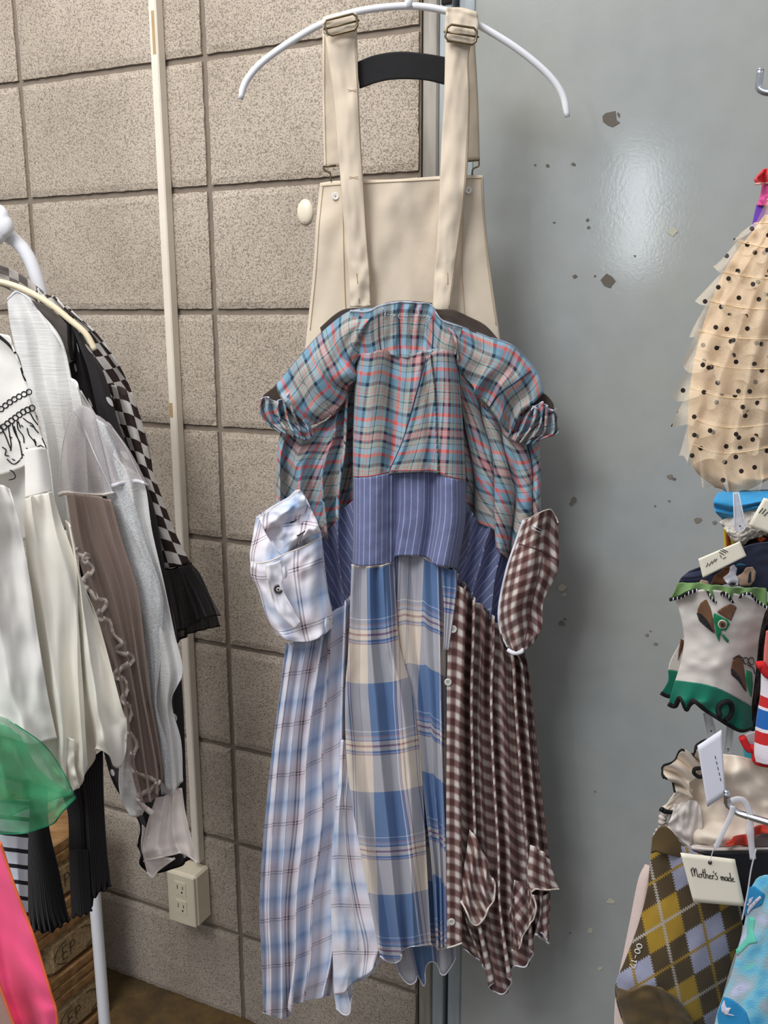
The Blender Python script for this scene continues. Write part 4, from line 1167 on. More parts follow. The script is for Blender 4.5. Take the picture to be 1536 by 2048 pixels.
s = patch('sleeve', [[(140, 640), (150, 655), (168, 676)], [(158, 690), (172, 702), (190, 716)], [(176, 740), (192, 745), (210, 752)], [(196, 830), (212, 832), (234, 836)], [(216, 930), (236, 930), (262, 930)], [(236, 1030), (258, 1030), (284, 1028)]], 1.400, 24, 60, plain('grey_sheer_sleeve', (78, 78, 82), 0.8, var=0.12), pk_, fold=lambda u, v: (0, -0.01 * sin(pi * u)), back=0.02)
s.o.data.materials[0] = POLK

# white slub blouse with net cape sleeve
t = NT('white_slub', 0.9, 0.15, 0, 0.2)
o_ = t.obj(); sl_ = t.noise(t.vscale(o_, (6, 6, 90)), 4, 4)
t.color(t.mix(sl_, lin((244, 244, 242)), lin((253, 253, 251))))
t.bump(t.noise(o_, 14, 3), 0.35, 0.004); t.bump(sl_, 0.4, 0.002)
t.translucent(0.15, lin((245, 245, 245)))
SLUB = t.m
NET = sheer('white_net', (224, 218, 220), 0.42, ca=0.5)
GLIT = NT('grey_glitter', 0.7, 0, 0, 0.4)
g_ = GLIT.noise(GLIT.obj(), 700, 1)
GLIT.color(GLIT.ramp(g_, [(0.3, lin((182, 184, 184))), (0.5, lin((212, 215, 216))), (0.65, lin((240, 243, 246)))], 'LINEAR')); GLIT.cloth(wr=14); GLIT = GLIT.m
wb = empty('white_slub_blouse', pt(180, 1780, 1.35), 'white slub blouse with net cape and long floating cuff beside the polka dots', 'blouse')
s = patch('body', [[(14, 600), (24, 590), (36, 584), (60, 600), (88, 640)], [(22, 660), (50, 655), (85, 655), (115, 672), (128, 700)], [(46, 760), (75, 755), (105, 755), (135, 765), (149, 790)], [(80, 850), (105, 850), (130, 850), (150, 845), (168, 850)],
                   [(95, 950), (115, 950), (135, 950), (155, 950), (175, 950)], [(105, 1060), (125, 1060), (145, 1060), (160, 1060), (180, 1060)]],
          1.360, 60, 70, SLUB, wb, fold=fsum(pleat(2.3, 0.012, 4, 1.4, 101, 0.3, 1), wrk(0.004, 3, 4, 102)), back=0.03)
hem(s, 'top', 0.0015, WHITET, 'neck_edge')
slv = patch('long_sleeve', [[(142, 756), (152, 765), (162, 785)], [(150, 840), (180, 835), (196, 838)], [(190, 900), (225, 905), (250, 930)], [(225, 960), (258, 960), (288, 965)], [(240, 1060), (272, 1060), (304, 1060)], [(262, 1160), (296, 1160), (328, 1165)],
                            [(285, 1260), (318, 1260), (350, 1270)], [(300, 1350), (334, 1350), (366, 1345)], [(315, 1420), (334, 1420), (342, 1400)], [(318, 1500), (338, 1500), (362, 1480)], [(322, 1590), (345, 1588), (366, 1560)]],
            1.345, 34, 120, SLUB, wb, fold=fsum(lambda u, v: (0, -0.012 * sin(pi * u)), wrk(0.006, 2, 6, 103), pleat(1.3, 0.006, 2, 0, 104)), back=0.02)
gl = patch('glitter_facing', [[(176, 835), (196, 840), (214, 850)], [(200, 920), (222, 925), (246, 935)], [(214, 990), (240, 990), (268, 1000)], [(240, 1070), (265, 1070), (300, 1105)], [(264, 1150), (290, 1150), (326, 1190)], [(280, 1230), (302, 1240), (327, 1250)], [(292, 1310), (305, 1310), (322, 1320)],
                              [(303, 1420), (308, 1420), (314, 1410)], [(312, 1480), (326, 1490), (338, 1500)], [(322, 1560), (336, 1580), (346, 1580)]],
           1.330, 24, 120, GLIT, wb, fold=fsum(wrk(0.004, 2, 6, 105), lambda u, v: (0, -0.008 * sin(pi * u))))
hem(gl, 'left', 0.0014, WHITET, 'overlock_edge')
CUFW = plain('ivory_satin_cuff', (246, 238, 232), 0.7, 0.1, var=0.04, ws=0.4, wr=18)
cf = patch('cuff', [[(312, 1595), (335, 1590), (352, 1578), (364, 1576)], [(296, 1640), (330, 1640), (355, 1628), (372, 1630)], [(285, 1690), (325, 1690), (360, 1680), (386, 1690)], [(288, 1722), (305, 1718), (335, 1712), (365, 1706), (394, 1726)]],
           1.335, 44, 36, CUFW, wb, fold=fsum(pleat(2, 0.010, 3, 1, 106, 0.5, 1), wrk(0.005, 3, 3, 107)), back=0.03)
hem(cf, 'bottom', 0.002, CUFW, 'rolled_hem')
cf2 = patch('cuff', [[(284, 1650), (292, 1660), (300, 1690)], [(284, 1700), (296, 1708), (312, 1712)], [(294, 1745), (306, 1755), (314, 1742), (332, 1728), (350, 1716)]], 1.343, 24, 24, CUFW, wb, fold=wrk(0.005, 3, 3, 108))
hem(cf2, 'bottom', 0.0022, CUFW, 'rolled_hem')
strokes('frayed_edge', [[(x + 0.5, y), (x - 9, y - 3)] for x, y in [(222 + 0.24 * k * 4.5, 1010 + k * 4.5) for k in range(70)] if y < 1330], gl, 0.0003, WHITET, wb, 0.001, n=2)
cape = patch('net_cape', [[(140, 826), (152, 815), (168, 812), (188, 824)], [(124, 900), (152, 900), (182, 900), (204, 892)], [(118, 990), (128, 986), (160, 988), (200, 990), (228, 986)]], 1.322, 40, 40, NET, wb, fold=fsum(pleat(1.6, 0.012, 3, 1.2, 109, 0.2, 1)))
hem(cape, 'bottom', 0.0030, plain('white_ribbon_edge', (236, 230, 222), 0.7, var=0), 'ribbon_edge')
hem(cape, 'left', 0.0009, WHITET, 'edge')
cape2 = patch('net_cape', [[(186, 826), (205, 836), (230, 860)], [(205, 890), (235, 890), (262, 905)], [(224, 972), (248, 966), (272, 962), (296, 970)]], 1.326, 36, 36, NET, wb, fold=pleat(1.4, 0.012, 3, 2.2, 110, 0.2, 1))
hem(cape2, 'bottom', 0.0030, WHITET, 'ribbon_edge')
seam(cape, [(148, 818), (165, 850), (190, 910), (214, 960), (226, 990)], 0.001, WHITET)
under = patch('under_sleeve', [[(250, 1480), (262, 1490), (275, 1500)], [(238, 1540), (260, 1550), (280, 1560)], [(240, 1590), (262, 1600), (290, 1610)], [(258, 1628), (266, 1634), (285, 1630)]], 1.35, 24, 30, SLUB, wb, fold=wrk(0.006, 2, 3, 111), back=0.02)

# mauve tulle dress with zigzag ribbon
MAUV = sheer('mauve_tulle', (176, 156, 146), 0.80, ca=0.35)
mt_ = empty('mauve_tulle_dress', pt(240, 1650, 1.3), 'sheer mauve tulle dress edged with zigzag white ribbon, under the white net cape', 'dress')
tz = patch('skirt', [[(132, 985), (160, 988), (190, 992), (222, 1000)], [(148, 1080), (176, 1080), (206, 1080), (244, 1080)], [(176, 1180), (205, 1180), (238, 1180), (275, 1180)], [(208, 1280), (232, 1280), (260, 1280), (288, 1280)], [(238, 1380), (258, 1380), (280, 1380), (298, 1380)],
                     [(250, 1460), (270, 1460), (292, 1460), (312, 1460)], [(262, 1540), (280, 1540), (302, 1540), (324, 1545)], [(278, 1600), (290, 1605), (306, 1600), (318, 1580)]],
           1.305, 70, 130, MAUV, mt_, fold=fsum(pleat(3.3, 0.010, 4, 0.3, 112, 0.7, 1, drift=0.3)), back=0.02)
tz2 = patch('lining', [[(150, 990), (180, 992), (215, 1000)], [(170, 1100), (200, 1100), (240, 1100)], [(205, 1250), (235, 1250), (270, 1250)], [(240, 1400), (265, 1400), (292, 1400)], [(262, 1500), (285, 1500), (310, 1500)], [(270, 1570), (290, 1580), (318, 1570)]], 1.325, 40, 70, plain('mauve_lining', (150, 128, 118), 0.85, var=0.1), mt_, fold=pleat(2.4, 0.012, 4, 2, 113))
RIB = plain('satin_ribbon', (232, 222, 214), 0.55, 0.1, var=0.03, cloth=False)
zz = [(150, 1098), (160, 1108), (176, 1112), (168, 1120), (184, 1138), (166, 1162), (168, 1174), (184, 1182), (194, 1198), (214, 1204), (198, 1226), (196, 1234), (222, 1246), (224, 1266), (246, 1286), (234, 1300), (262, 1312), (262, 1324), (238, 1340), (232, 1352), (254, 1364), (250, 1388), (246, 1400), (262, 1420), (256, 1440), (250, 1458), (262, 1470), (272, 1490), (266, 1506), (262, 1530), (272, 1546), (298, 1556), (316, 1564), (300, 1580), (280, 1590), (280, 1606), (306, 1628)]
Q = resample(zz, 260, True)
rp = [on(tz, q.x, q.y, 0.0015, 1.30) for q in Q]
V = []; F = []
for i, p in enumerate(rp):
    a, b = Q[max(i - 2, 0)], Q[min(i + 2, len(Q) - 1)]
    d2 = (b - a).normalized() if (b - a).length > 1e-6 else Vector((0, 1))
    w = 0.0042
    nv_ = Vector((-d2.y, 0, -d2.x)) * w
    tw = 0.0012 * sin(i * 0.2)
    V += [p - nv_ + Vector((0, tw, 0)), p + nv_ - Vector((0, tw, 0))]
for i in range(len(rp) - 1): F.append((2 * i, 2 * i + 1, 2 * i + 3, 2 * i + 2))
rb = mesh('zigzag_ribbon', V, F, RIB, mt_)
md = rb.modifiers.new('t', 'SOLIDIFY'); md.thickness = 0.0005

# cream satin blouse with balloon sleeves
t = NT('cream_satin', 0.5, 0.1, 0, 0.4); t.color(lin((240, 236, 224))); t.cloth(fine=700, wr=10, ws=0.5, wd=0.006, fs=0.1)
SATIN = t.m
cb = empty('cream_satin_blouse', pt(120, 1580, 1.2), 'cream satin blouse with gathered balloon sleeves and black line embroidery at its yoke', 'blouse')
WCR = plain('cream_crepe', (244, 241, 235), 0.85, 0.1, var=0.03, ws=0.3, wr=12)
eb = patch('embroidered_yoke', [[(-90, 640), (-40, 655), (0, 668), (14, 672), (24, 690)], [(-90, 720), (-40, 722), (0, 724), (28, 728), (52, 762)], [(-90, 800), (-40, 800), (0, 800), (34, 800), (62, 800)], [(-80, 880), (-35, 880), (5, 880), (48, 878), (84, 872)], [(-80, 950), (-35, 950), (5, 950), (50, 930), (94, 896)]],
           1.215, 60, 60, WCR, cb, fold=fsum(pleat(1.5, 0.008, 3, 0, 120), wrk(0.003, 3, 4, 121)), back=0.03)
tube('neck_piping', [on(eb, q.x, q.y, 0.002, 1.215) for q in resample([(-20, 660), (0, 674), (20, 692), (36, 716), (46, 750), (51, 762)], 40)], lambda f: 0.0024 * (1 - 0.6 * f), BLKT, cb, 8)
THR = plain('black_thread', (26, 22, 24), 0.8, var=0)
def ring_chain(path, r):
    Q = resample(path, int(len(path) * 1.7)); out = []
    for q in Q:
        out.append([(q.x + r * cos(a), q.y + r * 0.95 * sin(a)) for a in [2 * pi * k / 8 for k in range(9)]])
    return out
ch1 = ring_chain([(2, 818), (20, 804), (40, 792), (58, 784)], 5.6)
for c_ in ch1: strokes('embroidered_ring', [c_], eb, 0.0008, THR, cb, 0.001, 1.215, n=10)
ch2 = ring_chain([(0, 860), (14, 848), (30, 836), (46, 824), (64, 816)], 6.0)
for c_ in ch2: strokes('embroidered_ring', [c_], eb, 0.0008, THR, cb, 0.001, 1.215, n=10)
LN = [[(16, 850), (19, 870), (22, 888), (21, 902)], [(24, 846), (28, 862), (36, 878), (40, 885)], [(34, 842), (36, 858), (46, 872), (48, 886)], [(0, 850), (10, 870), (18, 890), (22, 900)], [(28, 852), (33, 870), (40, 890), (44, 915), (40, 918)], [(46, 836), (56, 844), (64, 848), (70, 858), (77, 866)],
      [(54, 856), (58, 870), (68, 882), (72, 892)], [(60, 826), (68, 840), (76, 850)], [(44, 908), (50, 912), (56, 916), (62, 912), (60, 906), (66, 904), (68, 898), (74, 896), (80, 890), (86, 894), (92, 896)], [(4, 894), (12, 900), (10, 910), (18, 912)], [(14, 918), (22, 926), (30, 928), (40, 920)],
      [(20, 940), (28, 946), (30, 956), (18, 960)], [(42, 850), (46, 854)], [(60, 850), (66, 854)], [(18, 872), (24, 876)], [(52, 896), (58, 900)], [(24, 918), (30, 921)], [(68, 878), (72, 886)], [(36, 842), (41, 856)], [(84, 876), (90, 890), (93, 898)]]
for L in LN: strokes('embroidered_line', [L], eb, 0.0008, THR, cb, 0.001, 1.215, n=12)
patch('under_body', [[(-80, 930), (-20, 930), (20, 925), (60, 915)], [(-80, 1000), (-20, 1000), (20, 1000), (60, 1000)], [(-80, 1080), (-20, 1080), (20, 1080), (70, 1080)]], 1.245, 30, 20, WCR, cb, fold=pleat(1.5, 0.01, 2, 0, 12))
s0 = patch('balloon_sleeve', [[(48, 900), (70, 895), (92, 895)], [(50, 950), (76, 945), (100, 945)], [(50, 996), (78, 990), (104, 982)]], 1.205, 30, 20, WCR, cb, fold=lambda u, v: (0, -0.012 * sin(pi * u)), back=0.03)
sA_ = patch('balloon_sleeve', [[(50, 998), (66, 992), (84, 988), (104, 982)], [(50, 1060), (78, 1050), (104, 1050), (122, 1040)], [(58, 1150), (90, 1150), (122, 1150), (152, 1130)], [(72, 1260), (105, 1260), (140, 1260), (157, 1240)], [(86, 1370), (120, 1370), (150, 1370), (166, 1370)],
                              [(104, 1470), (130, 1478), (160, 1485), (172, 1480)], [(112, 1510), (130, 1560), (142, 1580), (160, 1570), (176, 1530)]],
            1.185, 60, 100, SATIN, cb, fold=fsum(pleat(1.4, 0.010, 3, 1.2, 122, 0.9, 0.7, drift=0.5, sharp=0), wrk(0.010, 2.2, 3, 123), lambda u, v: (0, -0.02 * sin(pi * u))), back=0.05)
sC_ = patch('balloon_sleeve', [[(130, 1040), (140, 1050), (144, 1070)], [(145, 1140), (158, 1140), (158, 1150)], [(150, 1230), (175, 1230), (192, 1232)], [(155, 1320), (190, 1320), (218, 1320)], [(160, 1420), (205, 1415), (242, 1410)], [(162, 1480), (205, 1470), (254, 1445)], [(168, 1550), (185, 1520), (192, 1498), (222, 1512), (232, 1534), (244, 1530), (252, 1480)]],
            1.205, 60, 90, SATIN, cb, fold=fsum(pleat(1.0, 0.010, 3, 2.2, 124, 0.6, 1.0, drift=0.6, sharp=0), wrk(0.018, 2.5, 3, 125), lambda u, v: (0, -0.02 * sin(pi * u))), back=0.05)
sB_ = patch('balloon_sleeve', [[(-60, 985), (-20, 975), (0, 970), (20, 978)], [(-60, 1040), (-20, 1040), (10, 1040), (40, 1050)], [(-60, 1150), (-20, 1150), (20, 1150), (60, 1160)], [(-50, 1280), (-10, 1280), (30, 1280), (76, 1270)], [(-40, 1400), (0, 1400), (50, 1400), (96, 1390)], [(-30, 1470), (10, 1475), (60, 1490), (114, 1476)]],
            1.150, 60, 90, WCR, cb, fold=fsum(pleat(1.1, 0.010, 3, 0.2, 126, 0.9, 0.8, drift=0.4, sharp=0), wrk(0.007, 3, 5, 127), lambda u, v: (0, -0.02 * sin(pi * u))), back=0.05)
uB = patch('lower_frill', [[(20, 1460), (60, 1480), (112, 1470), (150, 1480)], [(30, 1520), (70, 1530), (115, 1535), (150, 1530)], [(60, 1560), (90, 1572), (130, 1584), (160, 1576)]], 1.172, 50, 30, SATIN, cb, fold=fsum(pleat(2.4, 0.012, 4, 1.0, 128, 0.4, 1), wrk(0.006, 3, 3, 129)))

# green organza
GRN = sheer('green_organza', (78, 176, 122), 0.42, 0.5, ca=0.25)
GRND = plain('green_overlock', (24, 120, 88), 0.8, var=0.05)
go = empty('green_organza_blouse', pt(60, 1680, 1.05), 'sheer green organza flared sleeve in front of the cream satin blouse', 'blouse')
s = patch('flared_sleeve', [[(-90, 1420), (-40, 1425), (0, 1434), (30, 1448)], [(-90, 1480), (-30, 1480), (30, 1480), (88, 1490)], [(-90, 1540), (-20, 1545), (50, 1550), (124, 1540)], [(-90, 1600), (-20, 1600), (60, 1610), (144, 1580)], [(-90, 1668), (-10, 1668), (66, 1664), (118, 1634), (152, 1596)]],
          1.055, 70, 60, GRN, go, fold=fsum(pleat(2.8, 0.014, 5, 0.8, 130, 0.4, 1.1, drift=0.4), wrk(0.006, 3, 4, 131)), back=0.0)
hem(s, 'bottom', 0.0013, GRND); hem(s, 'right', 0.0008, GRND, 'edge')
s = patch('inner_layer', [[(-90, 1440), (0, 1450), (40, 1470)], [(-90, 1540), (10, 1540), (80, 1540)], [(-90, 1640), (-20, 1640), (40, 1624), (100, 1600), (148, 1590)]], 1.08, 50, 40, GRN, go, fold=pleat(2.2, 0.014, 5, 2.2, 132, 0.4, 1.1))
hem(s, 'bottom', 0.0011, GRND)
# pink garment
t = NT('neon_pink', 0.75, 0.2, 0, 0.2); t.color(lin((255, 92, 140))); t.cloth(wr=8, ws=0.3, wd=0.006, fs=0.15); PINK = t.m
ORG = plain('orange_overlock', (240, 116, 74), 0.8, var=0.05)
pg = empty('neon_pink_skirt', pt(20, 2048, 0.92), 'neon pink skirt with orange overlocked edge at the lower left corner', 'skirt')
s = patch('panel', [[(-120, 1640), (-60, 1650), (-20, 1662), (0, 1684)], [(-120, 1760), (-60, 1760), (-10, 1765), (30, 1776)], [(-120, 1860), (-60, 1860), (0, 1865), (66, 1870)], [(-100, 1960), (-40, 1960), (30, 1965), (98, 1975)], [(-60, 2030), (0, 2030), (60, 2030), (113, 2028)], [(-20, 2090), (20, 2090), (70, 2090), (114, 2090)]],
          0.92, 60, 70, PINK, pg, fold=fsum(pleat(1.6, 0.014, 4, 0.5, 133, 0.5, 1), wrk(0.006, 3, 4, 134)), back=0.04)
hem(s, 'right', 0.0017, ORG, 'overlock_edge')
s = patch('front_flap', [[(-60, 1900), (-30, 1920), (-4, 1960)], [(-60, 1980), (-30, 1985), (6, 1990)], [(-60, 2060), (-20, 2060), (30, 2056)], [(-60, 2100), (-10, 2100), (50, 2100)]], 0.88, 24, 24, plain('dusty_lining', (176, 140, 128), 0.85), pg)
hem(s, 'right', 0.0017, ORG, 'overlock_edge')
# striped tee
t = NT('striped_jersey', 0.85, 0.1, 0, 0.2); u, v, uv = t.uv()
t.color(t.mix(t.M('GREATER_THAN', t.M('FRACT', t.M('ADD', t.M('DIVIDE', v, 0.0235), t.M('MULTIPLY', u, -6.0))), 0.74), lin((214, 222, 230)), lin((34, 34, 38)))); t.cloth(fine=900)
sj = empty('striped_top', pt(30, 1830, 1.13), 'black and white striped knit top between the pink skirt and black ribbed pants', 'knit top')
patch('body', [[(-40, 1600), (0, 1600), (34, 1600), (60, 1600)], [(-20, 1700), (10, 1700), (36, 1700), (56, 1700)], [(0, 1780), (20, 1785), (40, 1785), (56, 1780)], [(20, 1840), (34, 1845), (46, 1848), (57, 1836)]], 1.13, 30, 50, t.m, sj, fold=fsum(pleat(1, 0.008, 2, 0, 135)), back=0.03)
# black ribbed pants
t = NT('black_rib', 0.9, 0.1, 0, 0.2); u, v, uv = t.uv()
rbw = t.M('SINE', t.M('MULTIPLY', u, 2 * pi / 0.0034))
t.color(t.ramp(t.M('MULTIPLY_ADD', rbw, 0.5, 0.5), [(0.1, lin((22, 21, 23))), (0.9, lin((40, 39, 41)))], 'LINEAR')); t.bump(rbw, 0.5, 0.001); t.bump(t.noise(t.obj(), 14, 3), 0.3, 0.004); RIBB = t.m
bp_ = empty('black_ribbed_pants', pt(140, 1860, 1.24), 'black ribbed knit pants with wavy lettuce hems below the cream blouse', 'pants')
def lett(a, k, ph=0): return lambda u: a * sin(2 * pi * k * u + ph)
s = patch('leg', [[(44, 1560), (70, 1560), (95, 1560)], [(50, 1660), (74, 1655), (98, 1650)], [(55, 1740), (84, 1740), (118, 1740)], [(58, 1810), (92, 1815), (134, 1820)], [(62, 1858), (100, 1862), (141, 1838)]], 1.235, 44, 60, RIBB, bp_,
          fold=fsum(lambda u, v: (0, -0.012 * sin(pi * u) + 0.006 * v ** 8 * sin(50 * u))), hemf=lett(4, 4.5), back=0.03)
hem(s, 'bottom', 0.0014, BLKT, 'lettuce_edge')
s = patch('leg', [[(110, 1560), (150, 1540), (206, 1500)], [(134, 1620), (165, 1610), (208, 1600)], [(138, 1700), (172, 1700), (214, 1700)], [(140, 1760), (176, 1762), (220, 1750)], [(144, 1818), (160, 1822), (180, 1815), (192, 1790), (222, 1772)]], 1.235, 50, 60, RIBB, bp_,
          fold=fsum(lambda u, v: (0, -0.012 * sin(pi * u) + 0.010 * bump_(u, 0.45, 0.06) + 0.006 * v ** 8 * sin(50 * u))), hemf=lett(4, 5), back=0.03)
hem(s, 'bottom', 0.0014, BLKT, 'lettuce_edge')
s = patch('leg', [[(138, 1700), (156, 1700), (176, 1700)], [(140, 1770), (160, 1770), (180, 1770)], [(143, 1832), (160, 1830), (184, 1822)]], 1.222, 30, 40, RIBB, bp_, fold=lambda u, v: (0, -0.01 * sin(pi * u)), hemf=lett(4, 3), back=0.02)
hem(s, 'bottom', 0.0014, BLKT, 'lettuce_edge')

# wooden pallets
t = NT('pallet_wood', 0.85, 0, 0, 0.2); o_ = t.obj()
g_ = t.noise(t.vscale(o_, (3, 14, 26)), 3, 5, 0.6)
t.color(t.ramp(g_, [(0.3, lin((96, 66, 40))), (0.5, lin((140, 104, 66))), (0.68, lin((170, 134, 92)))], 'LINEAR')); t.bump(g_, 0.4, 0.002); WOOD = t.m
t = NT('chip_block', 0.9, 0, 0, 0.2); o_ = t.obj(); g_ = t.noise(o_, 160, 4)
t.color(t.ramp(g_, [(0.3, lin((128, 104, 72))), (0.6, lin((168, 144, 108)))], 'LINEAR')); t.bump(g_, 0.4, 0.002); CHIPB = t.m
STAMP = plain('stamp_ink', (52, 40, 30), 0.9, var=0)
# pallets stand against the wall on the floor; local frame turned
def floor_pt(px, py):
    d = RX * ((px - 768) / FPX) - UX * ((py - 1024) / FPX) + _f
    return CAM + d * (-CAM.z / d.z)
pc0 = floor_pt(222, 2022); ang_p = radians(62)
ex = Vector((cos(ang_p), sin(ang_p), 0)); ey = Vector((-sin(ang_p), cos(ang_p), 0))
def pal(x, y, z): return Vector((pc0.x, pc0.y, 0)) - ex * x + ey * y + Vector((0, 0, z))
def pbox(name, a, b, mat, par, bev=0.003):
    V, F = box_geo(a, b, lambda x, y, z: pal(x, y, z), bev)
    return fix_normals(mesh(name, V, F, mat, par, False))
for i in range(3):
    z0 = 0.0 + 0.144 * i
    lab = ['lowest wooden pallet of the stack, its stamped end block resting by the floor', 'middle wooden pallet of the stack, mostly behind the black ribbed pants', 'top wooden pallet of the stack, showing between the two black ribbed legs'][i]
    pp = empty('wooden_pallet', pal(0.3, 0.2, z0), lab, 'pallet', 'stacked wooden pallets')
    pbox('bottom_board', (0.0, 0.0, z0), (0.6, 0.1, z0 + 0.022), WOOD, pp)
    for k, x0 in enumerate((0.0, 0.42)):
        bb = pbox('block', (x0 + 0.004, 0.002, z0 + 0.022), (x0 + 0.14, 0.098, z0 + 0.1), CHIPB, pp, 0.012)
        if k == 0:
            cx, cz = 0.075, z0 + 0.06
            def sp(u, v): return pal(cx - u, 0.0015, cz + v)
            ol = [[(0.052 * cos(a), 0.026 * sin(a)) for a in [2.0 + 0.12 * q for q in range(12)]], [(0.052 * cos(a), 0.026 * sin(a)) for a in [3.6 + 0.12 * q for q in range(6)]], [(0.052 * cos(a), 0.026 * sin(a)) for a in [0.4 + 0.12 * q for q in range(8)]], [(0.052 * cos(a), 0.026 * sin(a)) for a in [5.2 + 0.12 * q for q in range(8)]]]
            EP = [[(-0.020, 0.013), (-0.032, 0.013), (-0.032, -0.013), (-0.020, -0.013)], [(-0.032, 0.0), (-0.022, 0.0)], [(-0.013, -0.013), (-0.013, 0.013), (-0.004, 0.013), (-0.001, 0.007), (-0.004, 0.001), (-0.013, 0.001)]]
            for L in ol + EP:
                tube('stamp', [sp(*q) for q in L], 0.0008, STAMP, bb, 5, smooth=False)
    pbox('stringer_board', (0.0, 0.0, z0 + 0.1), (0.6, 0.1, z0 + 0.122), WOOD, pp)
    for k in range(4):
        pbox('deck_board', (0.0, 0.0 + k * 0.11, z0 + 0.122), (0.6, 0.1 + k * 0.11, z0 + 0.144), WOOD, pp)
    pbox('block', (0.0, 0.33, z0 + 0.022), (0.14, 0.42, z0 + 0.122), CHIPB, pp, 0.008)
    pbox('bottom_board', (0.0, 0.33, z0), (0.6, 0.42, z0 + 0.022), WOOD, pp)
# ------------------------------------------------------------------ right: sock display
CHR = NT('chrome', 0.12, 0, 1.0, 0.5); CHR.color(lin((214, 216, 222))); CHR = CHR.m
def knit(name, c, sc=900, rough=0.9, var=0.08):
    t = NT(name, rough, 0.15, 0, 0.15)
    u, v, uv = t.uv()
    w = t.M('SINE', t.M('MULTIPLY', u, 2 * pi / 0.0011)); h = t.M('SINE', t.M('MULTIPLY', t.M('ADD', v, t.M('MULTIPLY', w, 0.0002)), 2 * pi / 0.0010))
    k = t.M('MULTIPLY', w, h)
    L = lin(c); Dk = tuple(x * 0.72 for x in L[:3]) + (1,)
    t.color(t.mix(t.M('MULTIPLY_ADD', k, 0.3, 0.35), L, Dk))
    t.bump(k, 0.35, 0.0006); t.bump(t.noise(t.obj(), 30, 3), 0.3, 0.003)
    return t.m
HD = radians(36)
HDIR = Vector((cos(HD), -sin(HD), 0))
POSTX = []
def peg(tip_px, tip_top, Yt, label, L=0.17, r=0.0022):
    a = pt(tip_px[0], tip_px[1], Yt)
    h = empty('peg_hook', a, label, 'display hook', 'chrome hooks of the sock display')
    up = pt(tip_top[0], tip_top[1], Yt)
    pts = [up, a + (up - a) * 0.45, a, a + HDIR * 0.006 + Vector((0, 0, -0.004)), a + HDIR * 0.014 + Vector((0, 0, -0.005)), a + HDIR * 0.03 + Vector((0, 0, -0.005)), a + HDIR * (L * 0.6) + Vector((0, 0, -0.005)), a + HDIR * L + Vector((0, 0, -0.005))]
    tube('rod', resample(pts, 60), r, CHR, h, 12)
    # rounded tip
    tube('tip', [up + Vector((0, 0, -0.0005)), up + Vector((0, 0, 0.001)), up + Vector((0, 0, 0.002))], lambda f: r * (1.02, 0.85, 0.35)[min(2, int(f * 2.99))], CHR, h, 12)
    e = a + HDIR * L + Vector((0, 0, -0.005))
    V, F = box_geo((-0.012, -0.002, -0.02), (0.012, 0.002, 0.02), lambda x, y, z: e + HDIR * y + Vector((HDIR.y, -HDIR.x, 0)) * x + Vector((0, 0, z)), 0.001)
    fix_normals(mesh('back_plate', V, F, CHR, h, False))
    POSTX.append(e)
    return h
peg((1517, 176), (1521, 140), 0.80, 'chrome peg hook sticking in at the upper right edge', L=0.14, r=0.0028)
peg((1452, 985), (1450, 962), 0.80, 'chrome peg hook beneath the dotted tulle sock', L=0.20)
peg((1455, 1608), (1453, 1584), 0.655, 'chrome peg hook with upturned tip above the argyle sock', L=0.16, r=0.0026)
Z0 = min(p.z for p in POSTX); Z1 = max(p.z for p in POSTX)
pm = sum((p for p in POSTX), Vector()) / 3
side = Vector((HDIR.y, -HDIR.x, 0))
far = max((p - pm).dot(HDIR) for p in POSTX) + 0.02
pb = Vector((pm.x, pm.y, 0)) + HDIR * (far + 0.014)
ds = empty('display_post', pb, 'slim white slotted post carrying the chrome hooks just outside the right edge', 'display post')
WBD = plain('white_board', (225, 225, 225), 0.6, cloth=False)
V, F = box_geo((-0.014, -0.01, 0), (0.014, 0.01, 1.95), lambda x, y, z: pb + HDIR * y + side * x + Vector((0, 0, z)), 0.002)
fix_normals(mesh('upright', V, F, WBD, ds, False))
V, F = box_geo((-0.15, -0.15, 0), (0.15, 0.15, 0.02), lambda x, y, z: pb + HDIR * y + side * x + Vector((0, 0, z)), 0.003)
fix_normals(mesh('foot_plate', V, F, WBD, ds, False))
for p in POSTX:
    q0 = p + HDIR * 0.0035
    q1 = pb + HDIR * -0.0105; q1 = Vector((q1.x, q1.y, p.z))
    tube('bracket', [q0, q1], 0.004, CHR, ds, 8)

TAG = plain('tag_card', (240, 232, 212), 0.7, var=0.02, cloth=False)
TAGW = plain('tag_card_white', (226, 226, 236), 0.6, var=0.02, cloth=False)
INK = plain('ink', (38, 34, 34), 0.8, var=0, cloth=False)
CLR = NT('clear_plastic', 0.35, 0, 0, 0.5); CLR.color(lin((226, 226, 232))); CLR.alpha(0.62); CLR = CLR.m
def tagcard(label, P, Y, mat, bend=0.0):
    e = empty('price_tag', pt(P[0][0], P[0][1], Y), label, 'price tag')
    s = patch('card', [[P[0], P[1]], [P[3], P[2]]], (lambda u, v: Y + bend * sin(pi * u)), 10, 10, mat, e, th=0.0006)
    return e, s
def loop(label, P, Yf, rr, group=None):
    e = empty('plastic_loop', pt(P[0][0], P[0][1], Yf), label, 'plastic loop', group)
    Q = resample(P, 30)
    tube('band', [pt(p.x, p.y, Yf) for p in Q], rr, CLR, e, 8, False, 0.35)
    return e

